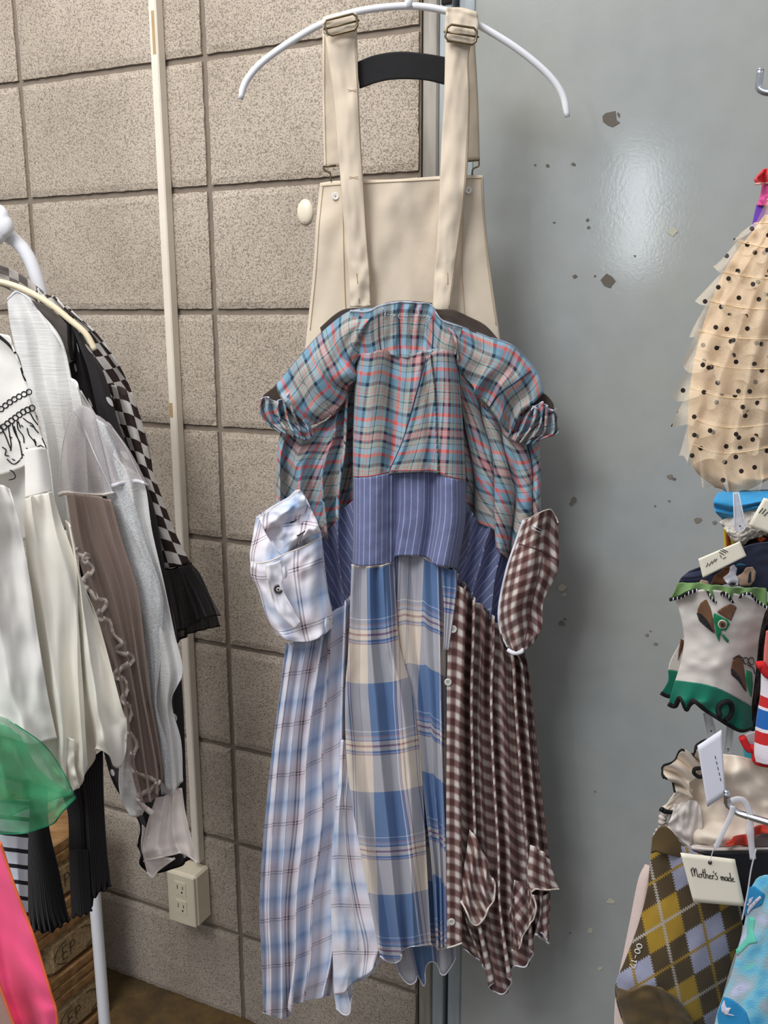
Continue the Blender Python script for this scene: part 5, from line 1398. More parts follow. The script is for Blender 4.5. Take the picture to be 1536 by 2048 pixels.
# pink and purple sock at the top
SP = empty('pink_purple_sock', pt(1540, 470, 0.87), 'pink and purple knit sock behind the top of the dotted tulle', 'sock')
s = patch('frill', [[(1522, 345), (1540, 335), (1575, 330)], [(1508, 358), (1530, 352), (1580, 345)], [(1512, 368), (1535, 366), (1580, 360)]], 0.865, 40, 10, knit('coral_knit', (235, 74, 84)), SP, fold=pleat(4, 0.004, 2, 0, 140))
hem(s, 'bottom', 0.0016, plain('speckled_edge', (220, 170, 160), 0.9, var=0.5), 'frill_edge')
patch('leg', [[(1524, 368), (1545, 366), (1600, 366)], [(1520, 392), (1545, 392), (1600, 392)], [(1513, 410), (1545, 412), (1600, 412)]], 0.872, 20, 14, knit('pink_knit', (228, 92, 158)), SP, fold=lambda u, v: (0, -0.01 * sin(pi * u)), back=0.01)
patch('leg', [[(1513, 408), (1545, 412), (1600, 412)], [(1507, 435), (1545, 440), (1600, 440)], [(1500, 470), (1530, 480), (1590, 500)], [(1495, 500), (1530, 520), (1590, 560)]], 0.875, 24, 24, knit('purple_knit', (108, 66, 176)), SP, fold=lambda u, v: (0, -0.01 * sin(pi * u)), back=0.01)
decal('knit_patch', [(1518, 400), (1534, 388), (1548, 392), (1545, 408), (1528, 412)], None, knit('pink_knit2', (232, 96, 162)), SP, Yd=0.862)

# dotted cream tulle bundle
t = NT('dotted_tulle', 0.8, 0.2, 0, 0.2)
u, v, uv = t.uv()
vo = t.n('ShaderNodeTexVoronoi'); vo.voronoi_dimensions = '2D'; vo.inputs['Scale'].default_value = 58; vo.inputs['Randomness'].default_value = 0.8
t.l(uv, vo.inputs['Vector'])
dm = t.M('LESS_THAN', vo.outputs['Distance'], 0.12)
t.color(t.mix(dm, lin((246, 226, 196)), lin((34, 24, 20))))
t.cloth(wr=30, ws=0.4, fine=600)
t.alpha(t.M('MAXIMUM', dm, t.M('MULTIPLY_ADD', t.noise(t.obj(), 900, 1), 0.3, 0.16)))
DTUL = t.m
TTH = plain('tulle_thread', (232, 202, 160), 0.8, var=0)
dt = empty('dotted_tulle_sock', pt(1450, 985, 0.80), 'cream tulle ruffled sock with black dots bulging in at the right edge', 'ruffled sock')
patch('underlayer', [[(1530, 430), (1570, 420), (1640, 420)], [(1450, 540), (1540, 530), (1640, 530)], [(1398, 680), (1500, 680), (1640, 680)], [(1376, 820), (1480, 820), (1640, 820)], [(1385, 930), (1470, 940), (1640, 930)], [(1430, 975), (1480, 984), (1536, 960), (1620, 920)]],
      0.83, 50, 60, sheer('cream_tulle', (234, 206, 172), 0.72, ca=0.3), dt, fold=fsum(wrk(0.01, 4, 5, 141), lambda u, v: (0, -0.03 * sin(pi * u))), back=0.04)
tiers = [([(1536, 395), (1570, 380), (1640, 370)], [(1505, 460), (1530, 450), (1570, 460), (1640, 470)]),
         ([(1510, 445), (1560, 440), (1640, 440)], [(1462, 472), (1490, 505), (1530, 520), (1600, 530), (1650, 530)]),
         ([(1478, 478), (1540, 490), (1640, 490)], [(1428, 540), (1465, 548), (1515, 580), (1570, 600), (1650, 590)]),
         ([(1448, 540), (1520, 550), (1640, 550)], [(1398, 602), (1440, 610), (1490, 640), (1550, 660), (1650, 650)]),
         ([(1420, 596), (1500, 610), (1640, 610)], [(1374, 668), (1405, 690), (1450, 700), (1530, 720), (1650, 710)]),
         ([(1398, 656), (1480, 670), (1640, 670)], [(1354, 732), (1395, 740), (1440, 760), (1520, 770), (1650, 760)]),
         ([(1390, 712), (1470, 730), (1640, 730)], [(1350, 792), (1390, 800), (1440, 815), (1520, 825), (1650, 810)]),
         ([(1384, 770), (1470, 790), (1640, 780)], [(1346, 850), (1385, 862), (1440, 880), (1520, 870), (1650, 850)]),
         ([(1380, 830), (1470, 850), (1640, 830)], [(1350, 918), (1395, 925), (1440, 922), (1520, 900), (1650, 880)]),
         ([(1384, 884), (1460, 900), (1640, 870)], [(1400, 960), (1440, 982), (1490, 988), (1540, 960), (1650, 920)])]
for i, (a, b) in enumerate(tiers):
    m_ = [((p.x * 0.5 + q.x * 0.5), (p.y * 0.5 + q.y * 0.5)) for p, q in zip(resample(a, 5), resample(b, 5))]
    fl_ = lambda u, v, i=i: (9 * v * sin(26 * u + i * 1.7) * (0.35 + 0.65 * (1 - u)), 0.007 * v * sin(40 * u + i) - 0.035 * sin(pi * min(1, u * 0.9)) ** 1.2 + 0.006 * nz(u * 7, v * 2, i))
    s = patch('ruffle_tier', [a, m_, b], 0.825 - 0.0008 * i, 70, 14, DTUL, dt, fold=fl_, uvfun=(lambda x, y, i=i: (x * 0.00043 + i * 0.137, -y * 0.00043 + i * 0.071)), hemf=(lambda u, i=i: 8 * sin(31 * u + i * 2.1)), solid=False)
    tube('gathering_thread', [p + Vector((0, -0.0008, 0)) for p in s.G[1]], 0.0005, TTH, s.o, 5)

# light blue folded sock
LB = empty('light_blue_sock', pt(1470, 1040, 0.80), 'plain light blue folded sock under the dotted tulle', 'sock')
kb = knit('sky_knit', (62, 158, 214))
patch('roll', [[(1436, 984), (1470, 984), (1520, 982), (1600, 980)], [(1428, 1000), (1470, 1008), (1520, 1000), (1600, 990)], [(1430, 1022), (1465, 1028), (1500, 1016), (1600, 1004)], [(1444, 1038), (1466, 1038), (1500, 1024), (1600, 1015)]], 0.79, 40, 30, kb, LB, fold=fsum(lambda u, v: (0, -0.016 * sin(pi * v) + 0.006 * bump_(v, 0.55, 0.08)), wrk(0.004, 3, 3, 142)), back=0.02)
# white fleece sock
WF = empty('white_fleece_sock', pt(1465, 1090, 0.79), 'fluffy white fleece sock below the light blue one', 'sock')
t = NT('fleece', 1.0, 0.4, 0, 0.1); t.color(lin((232, 222, 208))); n_ = t.noise(t.obj(), 500, 4); t.bump(n_, 0.9, 0.003); FLC = t.m
patch('cuff', [[(1438, 1044), (1460, 1032), (1500, 1020), (1560, 1010)], [(1452, 1062), (1475, 1060), (1510, 1040), (1560, 1030)], [(1462, 1078), (1480, 1080), (1510, 1060), (1560, 1050)], [(1478, 1096), (1484, 1096), (1500, 1080), (1540, 1070)]], 0.785, 40, 30, FLC, WF, fold=fsum(wrk(0.004, 9, 9, 143), lambda u, v: (0, -0.008 * sin(pi * v))), back=0.015)
# yellow sock
YS_ = empty('yellow_patterned_sock', pt(1460, 1115, 0.80), 'yellow sock with rust red pattern, mostly behind the fleece sock', 'sock')
s = patch('leg', [[(1446, 1048), (1465, 1050), (1485, 1050)], [(1448, 1080), (1466, 1080), (1486, 1080)], [(1449, 1110), (1470, 1112), (1490, 1110)]], 0.80, 14, 16, knit('yellow_knit', (226, 196, 48)), YS_, back=0.015)
decal('knit_patch', [(1452, 1066), (1458, 1072), (1462, 1092), (1472, 1086), (1480, 1078), (1484, 1092), (1470, 1104), (1454, 1100)], s, knit('rust_knit', (152, 62, 34)), YS_, 0.001)
# black floral sock
BF = empty('black_floral_sock', pt(1510, 1110, 0.79), 'black knit sock with orange flower and green leaf behind the upper price tag', 'sock')
s = patch('leg', [[(1482, 1046), (1520, 1040), (1600, 1040)], [(1480, 1070), (1520, 1070), (1600, 1070)], [(1484, 1110), (1520, 1110), (1600, 1110)]], 0.793, 24, 20, knit('black_knit', (34, 24, 22)), BF, fold=lambda u, v: (0, -0.008 * sin(pi * u)), back=0.015)
decal('leaf', [(1491, 1060), (1500, 1054), (1510, 1060), (1500, 1065)], s, knit('leaf_knit', (134, 180, 90)), BF)
for P in ([(1516, 1062), (1526, 1060), (1532, 1068), (1524, 1073)], [(1514, 1078), (1524, 1073), (1533, 1078), (1522, 1086)], [(1532, 1066), (1545, 1064), (1548, 1074), (1536, 1076)]):
    decal('petal', P, s, knit('petal_knit', (186, 74, 34)), BF)

# navy sock with a knitted dog and green wavy cuff
NV = empty('navy_dog_sock', pt(1440, 1205, 0.76), 'navy sock with a knitted brown and white dog and green cuff edged in black scallops', 'sock')
s = patch('leg', [[(1378, 1142), (1420, 1125), (1480, 1098), (1520, 1086), (1600, 1084)], [(1362, 1156), (1410, 1150), (1470, 1140), (1530, 1130), (1600, 1130)], [(1354, 1174), (1410, 1170), (1460, 1168), (1510, 1180), (1600, 1190)]], 0.765, 60, 40, knit('navy_knit', (44, 48, 68)), NV, fold=fsum(lambda u, v: (0, -0.015 * sin(pi * u)), wrk(0.003, 4, 3, 144)), back=0.02)
gr_ = knit('leaf_green_knit', (116, 150, 92))
g2 = patch('cuff', [[(1354, 1166), (1395, 1166), (1440, 1172), (1480, 1176), (1532, 1176)], [(1350, 1180), (1380, 1176), (1420, 1182), (1460, 1184), (1500, 1182), (1534, 1186)], [(1340, 1199), (1360, 1194), (1380, 1184), (1410, 1178), (1422, 1196), (1436, 1204), (1446, 1186), (1456, 1192), (1468, 1206), (1484, 1190), (1500, 1188), (1514, 1202), (1534, 1216)]],
           0.730, 90, 20, gr_, NV, fold=fsum(lambda u, v: (0, -0.016 * sin(pi * u) + 0.004 * v * sin(30 * u))), back=0.01)
hem(g2, 'bottom', 0.0017, plain('scallop_edge', (30, 28, 28), 0.9, var=0.4), 'scalloped_edge')
E_b = g2.G[-1]
stit = [tube_geo([E_b[i] + Vector((0, -0.0016, 0.0016)), E_b[i] + Vector((0, -0.0018, -0.0016))], 0.0004, 4) for i in range(2, len(E_b) - 1, 3)]
V, F = merge(stit); st_ = mesh('scallop_stitching', V, F, WHITET, g2.o); tag(st_, kind='stuff')
bt_ = knit('tan_knit', (172, 142, 120)); bw_ = knit('brown_knit', (98, 62, 42)); ww_ = knit('white_knit', (206, 204, 214)); dk_ = knit('dark_knit', (30, 32, 46))
def dogpart(P, m_, off): decal('knitted_dog', P, s, m_, NV, off, 6)
dogpart([(1424, 1162), (1430, 1150), (1440, 1146), (1448, 1136), (1460, 1134), (1462, 1150), (1452, 1168), (1430, 1176), (1418, 1176)], bw_, 0.0095)
dogpart([(1396, 1168), (1402, 1160), (1416, 1162), (1420, 1176), (1404, 1178)], bt_, 0.0095)
dogpart([(1446, 1156), (1458, 1146), (1460, 1134), (1468, 1130), (1474, 1136), (1472, 1150), (1478, 1160), (1476, 1172), (1462, 1174), (1452, 1164)], ww_, 0.0100)
dogpart([(1474, 1152), (1486, 1146), (1492, 1136), (1506, 1134), (1512, 1144), (1510, 1160), (1500, 1172), (1480, 1172)], bt_, 0.0095)
dogpart([(1498, 1148), (1502, 1142), (1502, 1164), (1496, 1166)], dk_, 0.0105)
dogpart([(1470, 1132), (1480, 1126), (1494, 1130), (1480, 1132)], knit('teal_knit', (50, 110, 140)), 0.0105)

# white sock with knitted animal faces and green frilled hem
WA = empty('white_animal_sock', pt(1430, 1440, 0.72), 'white sock with brown animal faces in green scarves and black frilled green hem', 'sock')
wk = knit('offwhite_knit', (216, 208, 200), var=0.03)
s = patch('leg', [[(1350, 1200), (1380, 1185), (1420, 1180), (1480, 1190), (1534, 1214)], [(1362, 1236), (1400, 1236), (1450, 1236), (1490, 1236), (1526, 1240)], [(1368, 1280), (1400, 1280), (1450, 1280), (1490, 1280), (1518, 1280)], [(1362, 1322), (1400, 1325), (1450, 1330), (1485, 1335), (1512, 1340)], [(1350, 1362), (1390, 1367), (1430, 1376), (1470, 1394), (1503, 1414)]],
          0.735, 60, 70, wk, WA, fold=fsum(lambda u, v: (0, -0.020 * sin(pi * u)), wrk(0.003, 3, 4, 145)), back=0.03)
tg = knit('jade_knit', (24, 116, 92))
h2 = patch('hem_band', [[(1350, 1361), (1390, 1366), (1430, 1375), (1470, 1393), (1504, 1413)], [(1342, 1388), (1385, 1394), (1430, 1405), (1470, 1424), (1504, 1436)], [(1337, 1408), (1350, 1412), (1360, 1396), (1372, 1420), (1386, 1402), (1410, 1420), (1432, 1434), (1460, 1452), (1484, 1462), (1507, 1456)]], 0.734, 80, 24, tg, WA, fold=fsum(lambda u, v: (0, -0.020 * sin(pi * u) + 0.003 * v * sin(26 * u))), back=0.02)
hem(h2, 'bottom', 0.0021, BLKT, 'black_frill_edge')
q_ = [(1440, 1432), (1436, 1418), (1444, 1406), (1458, 1404), (1464, 1416), (1460, 1432), (1450, 1440)]
tube('black_frill_edge', [on(h2, q.x, q.y, 0.002, 0.72) for q in resample(q_, 24)], 0.0022, BLKT, h2.o, 8)
s3 = patch('back_leg', [[(1366, 1276), (1372, 1280), (1384, 1290)], [(1342, 1318), (1356, 1322), (1372, 1330)], [(1336, 1340), (1352, 1342), (1370, 1350)]], 0.76, 14, 20, wk, WA, back=0.01)
s4 = patch('back_hem', [[(1336, 1340), (1352, 1342), (1370, 1350)], [(1336, 1362), (1348, 1366), (1360, 1370)], [(1322, 1386), (1334, 1392), (1346, 1394)]], 0.76, 14, 14, tg, WA, back=0.01)
hem(s4, 'bottom', 0.0018, BLKT, 'black_frill_edge')
decal('animal_face', [(1362, 1278), (1368, 1280), (1366, 1296), (1360, 1310), (1356, 1322), (1358, 1300)], s3, bw_, WA)
br1 = knit('cocoa_knit', (116, 82, 58)); bk1 = knit('black_knit2', (36, 32, 32)); gn1 = knit('emerald_knit', (30, 136, 88)); rim = plain('pale_outline', (214, 206, 196), 0.9, var=0)
def face(dx, dy, full=True):
    T = lambda P: [(x + dx, y + dy) for x, y in P]
    def D(P, m_, off): decal('animal_face', T(P), s, m_, WA, off, 6)
    D([(1401, 1206), (1412, 1198), (1420, 1214), (1424, 1230), (1430, 1268), (1418, 1252), (1400, 1240), (1394, 1222)], br1, 0.001)
    D([(1393, 1226), (1402, 1228), (1412, 1238), (1420, 1252), (1427, 1266), (1414, 1256), (1398, 1242)], bk1, 0.0018)
    D([(1428, 1226), (1440, 1232), (1456, 1240), (1460, 1248), (1452, 1262), (1444, 1260), (1440, 1272), (1438, 1284), (1432, 1270), (1430, 1252), (1426, 1240)], gn1, 0.001)
    if full:
        D([(1448, 1214), (1462, 1208), (1474, 1214), (1468, 1228), (1462, 1242), (1450, 1234), (1434, 1224)], br1, 0.0011)
        D([(1442, 1268), (1448, 1270), (1458, 1280), (1456, 1286), (1448, 1278)], gn1, 0.0012)
        c0_ = (1445, 1249)
        D([(c0_[0] + 9 * cos(a), c0_[1] + 9 * sin(a)) for a in [2 * pi * k / 14 for k in range(14)]], rim, 0.0020)
        D([(c0_[0] + 7 * cos(a), c0_[1] + 7 * sin(a)) for a in [2 * pi * k / 14 for k in range(14)]], br1, 0.0028)
        D([(c0_[0] + 2.5 * cos(a), c0_[1] + 2.5 * sin(a)) for a in [2 * pi * k / 10 for k in range(10)]], bk1, 0.0036)
face(0, 0)
decal('animal_face', [(1475, 1312), (1480, 1308), (1485, 1320), (1489, 1342), (1494, 1384), (1484, 1368), (1468, 1352), (1463, 1338), (1466, 1322)], s, br1, WA, 0.001, 6)
decal('animal_face', [(1463, 1338), (1470, 1340), (1480, 1352), (1486, 1370), (1492, 1384), (1478, 1362), (1464, 1350)], s, bk1, WA, 0.0018, 6)
decal('animal_face', [(1494, 1340), (1504, 1344), (1506, 1370), (1503, 1396), (1496, 1376), (1492, 1358)], s, gn1, WA, 0.001, 6)
strokes('knitted_outline', [[(1466, 1318), (1476, 1312), (1486, 1316)], [(1486, 1320), (1490, 1328), (1496, 1326), (1496, 1318), (1490, 1315), (1486, 1320)], [(1497, 1324), (1503, 1330), (1508, 1326), (1506, 1316), (1500, 1316), (1497, 1322)], [(1496, 1330), (1506, 1336), (1510, 1348)]], s, 0.0005, bk1, WA, 0.0015, 0.72)

# dark furry sock edge
DF = empty('dark_fuzzy_sock', pt(1520, 1450, 0.765), 'dark fuzzy sock showing as a narrow strip right of the animal sock', 'sock')
t = NT('dark_fuzz', 1.0, 0.3, 0, 0.1); t.color(t.ramp(t.noise(t.obj(), 200, 4), [(0.4, lin((22, 18, 24))), (0.62, lin((70, 48, 44)))], 'LINEAR')); t.bump(t.noise(t.obj(), 400, 3), 0.8, 0.002)
patch('leg', [[(1518, 1210), (1536, 1205), (1570, 1200)], [(1512, 1290), (1526, 1290), (1560, 1290)], [(1504, 1370), (1516, 1370), (1550, 1370)], [(1498, 1460), (1504, 1462), (1520, 1470)]], 0.765, 24, 40, t.m, DF, fold=wrk(0.004, 4, 8, 146), back=0.02)
# red white blue striped sock
RS = empty('red_white_blue_sock', pt(1520, 1520, 0.70), 'striped sock in red, white and blue with red frilled top at the right edge', 'sock')
t = NT('rwb_stripe', 0.9, 0.15, 0, 0.15); u, v, uv = t.uv()
cR, cW, cB = lin((190, 34, 36)), lin((222, 214, 222)), lin((30, 96, 168))
vv = t.M('ADD', v, t.M('MULTIPLY', t.noise(uv, 700, 1), 0.0008))
t.color(t.ramp(t.M('DIVIDE', vv, 0.075), [(0, cW), (0.27, cR), (0.39, cW), (0.42, cB), (0.63, cW), (0.67, cR), (0.81, cW)])); t.cloth(fine=800, fs=0.5)
s = patch('leg', [[(1522, 1342), (1545, 1350), (1610, 1355)], [(1520, 1390), (1545, 1395), (1610, 1400)], [(1512, 1440), (1540, 1448), (1610, 1450)], [(1508, 1500), (1540, 1508), (1610, 1510)], [(1512, 1524), (1540, 1530), (1610, 1530)]], 0.70, 30, 50, t.m, RS, fold=lambda u, v: (0, -0.016 * sin(pi * u)), back=0.02)
rdk = plain('red_frill', (196, 36, 40), 0.9, var=0.3)
tube('red_frill', [pt(p.x, p.y, 0.690) for p in resample([(1514, 1332), (1524, 1330), (1530, 1342), (1542, 1352), (1570, 1356)], 24)], 0.0034, rdk, RS, 8)
patch('upper_leg', [[(1532, 1262), (1560, 1258), (1600, 1258)], [(1528, 1300), (1556, 1300), (1600, 1300)], [(1526, 1340), (1550, 1346), (1600, 1350)]], 0.71, 14, 20, plain('red_white_knit', (212, 120, 112), 0.9, var=0.5), RS, back=0.01)
# white sock top with red ruffle
WR = empty('white_red_frill_sock', pt(1510, 1530, 0.71), 'white sock with curling red frill edge above the aqua sock', 'sock')
s = patch('cuff', [[(1486, 1474), (1500, 1466), (1530, 1460), (1580, 1460)], [(1492, 1494), (1510, 1490), (1540, 1490), (1580, 1490)], [(1504, 1508), (1512, 1520), (1536, 1528), (1580, 1530)]], 0.716, 30, 20, knit('white_knit3', (206, 202, 204)), WR, back=0.01)
tube('red_frill', [pt(p.x, p.y, 0.708) for p in resample([(1484, 1474), (1492, 1490), (1500, 1500), (1506, 1494), (1510, 1506), (1512, 1520), (1526, 1527), (1560, 1530)], 40)], 0.0030, rdk, WR, 8)
AQ = empty('aqua_sock', pt(1510, 1580, 0.73), 'aqua blue sock below the red frill', 'sock')
patch('leg', [[(1486, 1490), (1510, 1500), (1560, 1510)], [(1488, 1510), (1516, 1530), (1580, 1540)], [(1508, 1545), (1530, 1560), (1580, 1570)], [(1506, 1556), (1530, 1572), (1590, 1600)]], 0.735, 24, 24, plain('aqua_jersey', (80, 190, 206), 0.85), AQ, back=0.01)

# cream frilly sock with black picot trims
CF = empty('cream_frilled_sock', pt(1420, 1700, 0.72), 'cream frilled sock with black trim edges left of the white turned tag', 'frilled sock')
CRJ = plain('cream_jersey', (230, 216, 198), 0.75, 0.1, var=0.03, wr=14, ws=0.4)
PLAS = plain('pale_jersey', (214, 204, 196), 0.6, 0.1, var=0.03, wr=14, ws=0.4)
s = patch('leg', [[(1352, 1560), (1380, 1530), (1420, 1510), (1480, 1512), (1540, 1530), (1600, 1540)], [(1344, 1600), (1390, 1580), (1440, 1575), (1490, 1580), (1540, 1590), (1600, 1600)], [(1340, 1640), (1385, 1640), (1440, 1640), (1490, 1640), (1540, 1640), (1600, 1645)], [(1352, 1680), (1395, 1700), (1440, 1702), (1490, 1702), (1540, 1702), (1600, 1700)]],
          0.725, 60, 50, CRJ, CF, fold=fsum(wrk(0.012, 4, 3, 147), lambda u, v: (0, -0.018 * sin(pi * u))), back=0.03)
FR = [[(1410, 1478), (1398, 1484), (1392, 1500), (1398, 1512), (1388, 1512)], [(1388, 1512), (1376, 1504), (1360, 1502), (1354, 1512), (1356, 1524)], [(1356, 1524), (1340, 1526), (1328, 1534), (1326, 1552), (1334, 1562)], [(1334, 1562), (1346, 1562), (1352, 1574), (1352, 1586)]]
fr = patch('frill', [[(1410, 1480), (1394, 1490), (1386, 1510), (1364, 1500), (1354, 1516), (1344, 1526), (1328, 1532), (1326, 1552), (1344, 1562), (1350, 1584)],
                     [(1424, 1500), (1408, 1512), (1400, 1524), (1384, 1522), (1374, 1530), (1366, 1538), (1352, 1544), (1352, 1556), (1362, 1566), (1362, 1586)],
                     [(1436, 1530), (1424, 1536), (1414, 1542), (1404, 1546), (1396, 1552), (1388, 1558), (1380, 1564), (1378, 1572), (1380, 1582), (1384, 1596)]], 0.71, 80, 20, CRJ, CF, fold=lambda u, v: (0, 0.012 * (1 - v) * sin(30 * u) - 0.004))
hem(fr, 'top', 0.0017, BLKT, 'black_picot_edge')
tube('black_picot_edge', [pt(p.x, p.y, 0.700) for p in resample([(1404, 1536), (1390, 1538), (1388, 1546), (1398, 1554), (1406, 1552)], 20)], 0.0016, BLKT, CF, 8)
fr2 = patch('frill', [[(1356, 1580), (1372, 1575), (1384, 1580)], [(1340, 1600), (1360, 1600), (1378, 1606)], [(1322, 1618), (1334, 1624), (1347, 1624)]], 0.712, 24, 16, CRJ, CF, fold=wrk(0.004, 2, 2, 149))
hem(fr2, 'bottom', 0.0024, BLKT, 'black_picot_edge')
patch('foot', [[(1350, 1610), (1385, 1600), (1400, 1610)], [(1340, 1640), (1375, 1640), (1404, 1650)], [(1334, 1658), (1376, 1680), (1400, 1700)], [(1336, 1664), (1380, 1702), (1404, 1706)]], 0.708, 30, 30, PLAS, CF, fold=fsum(wrk(0.006, 3, 3, 150)))
patch('hem_roll', [[(1380, 1690), (1440, 1694), (1600, 1690)], [(1386, 1704), (1440, 1706), (1600, 1702)]], 0.703, 30, 8, PLAS, CF, fold=lambda u, v: (0, -0.004 * sin(pi * v)), back=0.006)
lace = tube('lace_edge', [pt(p.x, p.y, 0.72) for p in resample([(1330, 1625), (1324, 1640), (1328, 1652), (1318, 1664), (1314, 1672)], 24)], lambda f: 0.003 + 0.001 * sin(40 * f), plain('grey_lace', (190, 178, 172), 0.9, var=0.4), CF, 8)
# red knit sock peeking
RK = empty('red_knit_sock', pt(1500, 1690, 0.70), 'red ribbed knit sock peeking out beneath the chrome hook', 'sock')
s = patch('frill', [[(1452, 1684), (1475, 1672), (1496, 1668), (1510, 1656), (1530, 1650), (1560, 1660)], [(1448, 1693), (1475, 1690), (1500, 1690), (1515, 1670), (1535, 1668), (1560, 1680)]], 0.692, 50, 10, knit('tomato_knit', (206, 62, 38)), RK, fold=pleat(3, 0.006, 2, 0, 151), back=0.01)
patch('rib', [[(1510, 1672), (1530, 1668), (1570, 1668)], [(1506, 1694), (1530, 1694), (1570, 1694)]], 0.70, 20, 10, plain('striped_rib', (120, 104, 100), 0.9, var=0.6), RK)
# black sock behind the large tag
BS = empty('black_knit_sock', pt(1470, 1830, 0.70), 'black knit sock behind the large printed tag', 'sock')
patch('leg', [[(1388, 1706), (1440, 1708), (1500, 1706), (1580, 1702)], [(1420, 1740), (1460, 1740), (1510, 1740), (1580, 1740)], [(1450, 1800), (1480, 1800), (1515, 1800), (1580, 1800)], [(1470, 1850), (1488, 1850), (1520, 1850), (1570, 1850)]], 0.700, 30, 30, knit('jet_knit', (24, 24, 30)), BS, fold=lambda u, v: (0, -0.008 * sin(pi * u)), back=0.02)

# blush sock behind the argyle sock
BL = empty('blush_sock', pt(1250, 2040, 0.70), 'pale blush sock showing left of the argyle sock', 'sock')
s = patch('leg', [[(1290, 1728), (1296, 1730), (1320, 1735)], [(1276, 1760), (1290, 1760), (1320, 1760)], [(1260, 1840), (1280, 1840), (1310, 1850)], [(1248, 1900), (1270, 1900), (1300, 1910)], [(1232, 1980), (1256, 1985), (1300, 1990)], [(1228, 2060), (1256, 2070), (1320, 2080)], [(1230, 2120), (1256, 2120), (1340, 2120)]], 0.705, 24, 60, knit('blush_knit', (222, 200, 192)), BL, fold=lambda u, v: (0, -0.01 * sin(pi * u)), back=0.02)
# argyle sock
AR = empty('argyle_sock', pt(1350, 2040, 0.68), 'olive argyle sock with yellow and lavender diamonds', 'sock')
Oa = (1281.7, 1826.0); Va = (70.6, -43.3); Vb = (18.2, 83.1); det = Va[0] * Vb[1] - Va[1] * Vb[0]
def arg_uv(px, py):
    x, y = px - Oa[0], py - Oa[1]
    return ((x * Vb[1] - y * Vb[0]) / det + 10, (Va[0] * y - Va[1] * x) / det + 10)
t = NT('argyle_knit', 0.92, 0.15, 0, 0.15); u, v, uv = t.uv()
kn = t.M('MULTIPLY', t.M('SINE', t.M('MULTIPLY', t.M('ADD', u, t.M('MULTIPLY', v, 0.5)), 2 * pi * 22)), t.M('SINE', t.M('MULTIPLY', t.M('SUBTRACT', v, t.M('MULTIPLY', u, 0.5)), 2 * pi * 20)))
jx = t.M('MULTIPLY', t.M('SINE', t.M('MULTIPLY', v, 2 * pi * 15)), 0.022); jy = t.M('MULTIPLY', t.M('SINE', t.M('MULTIPLY', u, 2 * pi * 15)), 0.022)
uu = t.M('ADD', u, jx); vv = t.M('ADD', v, jy)
fu, fv = t.M('FLOOR', uu), t.M('FLOOR', vv)
par = t.M('MODULO', t.M('ADD', fu, fv), 2.0); pu_ = t.M('MODULO', fu, 2.0); pv_ = t.M('MODULO', fv, 2.0)
YL, LV, OL = lin((186, 150, 48)), lin((186, 188, 214)), lin((88, 72, 46))
c = t.mix(par, t.mix(pu_, YL, LV), OL)
def ln(x, w): return t.M('LESS_THAN', t.M('ABSOLUTE', t.M('SUBTRACT', t.M('FRACT', x), 0.5)), w)
LW, LY = lin((196, 186, 176)), lin((178, 142, 50))
c = t.mix(ln(uu, 0.032), c, t.mix(pu_, LW, LY)); c = t.mix(ln(vv, 0.032), c, t.mix(pv_, LW, LY))
c = t.mix(t.M('MULTIPLY_ADD', kn, 0.28, 0.28), c, lin((52, 42, 30)))
t.color(c); t.bump(kn, 0.5, 0.0008); t.bump(t.noise(t.obj(), 30, 2), 0.3, 0.003)
ARG = t.m
s = patch('leg', [[(1305, 1674), (1316, 1660), (1330, 1656), (1348, 1670), (1364, 1690), (1386, 1704)],
                  [(1300, 1720), (1320, 1718), (1345, 1716), (1380, 1720), (1420, 1725), (1450, 1730)],
                  [(1294, 1780), (1320, 1780), (1355, 1780), (1400, 1785), (1445, 1790), (1478, 1800)],
                  [(1276, 1850), (1310, 1850), (1350, 1855), (1400, 1860), (1445, 1862), (1484, 1862)],
                  [(1250, 1920), (1295, 1925), (1345, 1930), (1390, 1930), (1430, 1930), (1464, 1926)],
                  [(1230, 1974), (1285, 1985), (1335, 1995), (1380, 2000), (1415, 2000), (1444, 1996)],
                  [(1240, 2030), (1290, 2050), (1340, 2060), (1380, 2060), (1410, 2060), (1426, 2060)],
                  [(1262, 2080), (1300, 2100), (1345, 2110), (1380, 2110), (1400, 2110), (1412, 2110)]],
          0.685, 80, 110, ARG, AR, uvfun=arg_uv, fold=fsum(lambda u, v: (0, -0.014 * sin(pi * u)), wrk(0.004, 3, 4, 152)), back=0.02)
OLK = knit('olive_knit', (96, 78, 48))
patch('heel', [[(1231, 1976), (1262, 1982), (1290, 1972), (1312, 1974), (1336, 1984), (1356, 1998)], [(1238, 2010), (1270, 2014), (1300, 2010), (1330, 2014), (1360, 2024), (1378, 2030)], [(1250, 2050), (1285, 2055), (1320, 2055), (1350, 2055), (1375, 2055), (1390, 2058)], [(1270, 2100), (1300, 2100), (1330, 2100), (1355, 2100), (1380, 2100), (1398, 2100)]],
      0.668, 50, 50, OLK, AR, fold=fsum(lambda u, v: (0, -0.006 * sin(pi * u)), wrk(0.004, 3, 3, 153), pleat(2, 0.003, 0, 0, 155)), back=0.01)
patch('cuff', [[(1304, 1676), (1316, 1658), (1330, 1653), (1348, 1667), (1364, 1688), (1388, 1704)], [(1303, 1690), (1318, 1680), (1332, 1680), (1348, 1690), (1362, 1704), (1382, 1716)], [(1301, 1706), (1310, 1702), (1318, 1704), (1330, 1708), (1345, 1712), (1362, 1716)]], 0.674, 40, 16, OLK, AR, fold=lambda u, v: (0, -0.006 * sin(pi * u)), back=0.006)
def glyphs(G, o, ex_, ey_):
    return [[(o[0] + x * ex_[0] + y * ey_[0], o[1] + x * ex_[1] + y * ey_[1]) for x, y in g] for g in G]
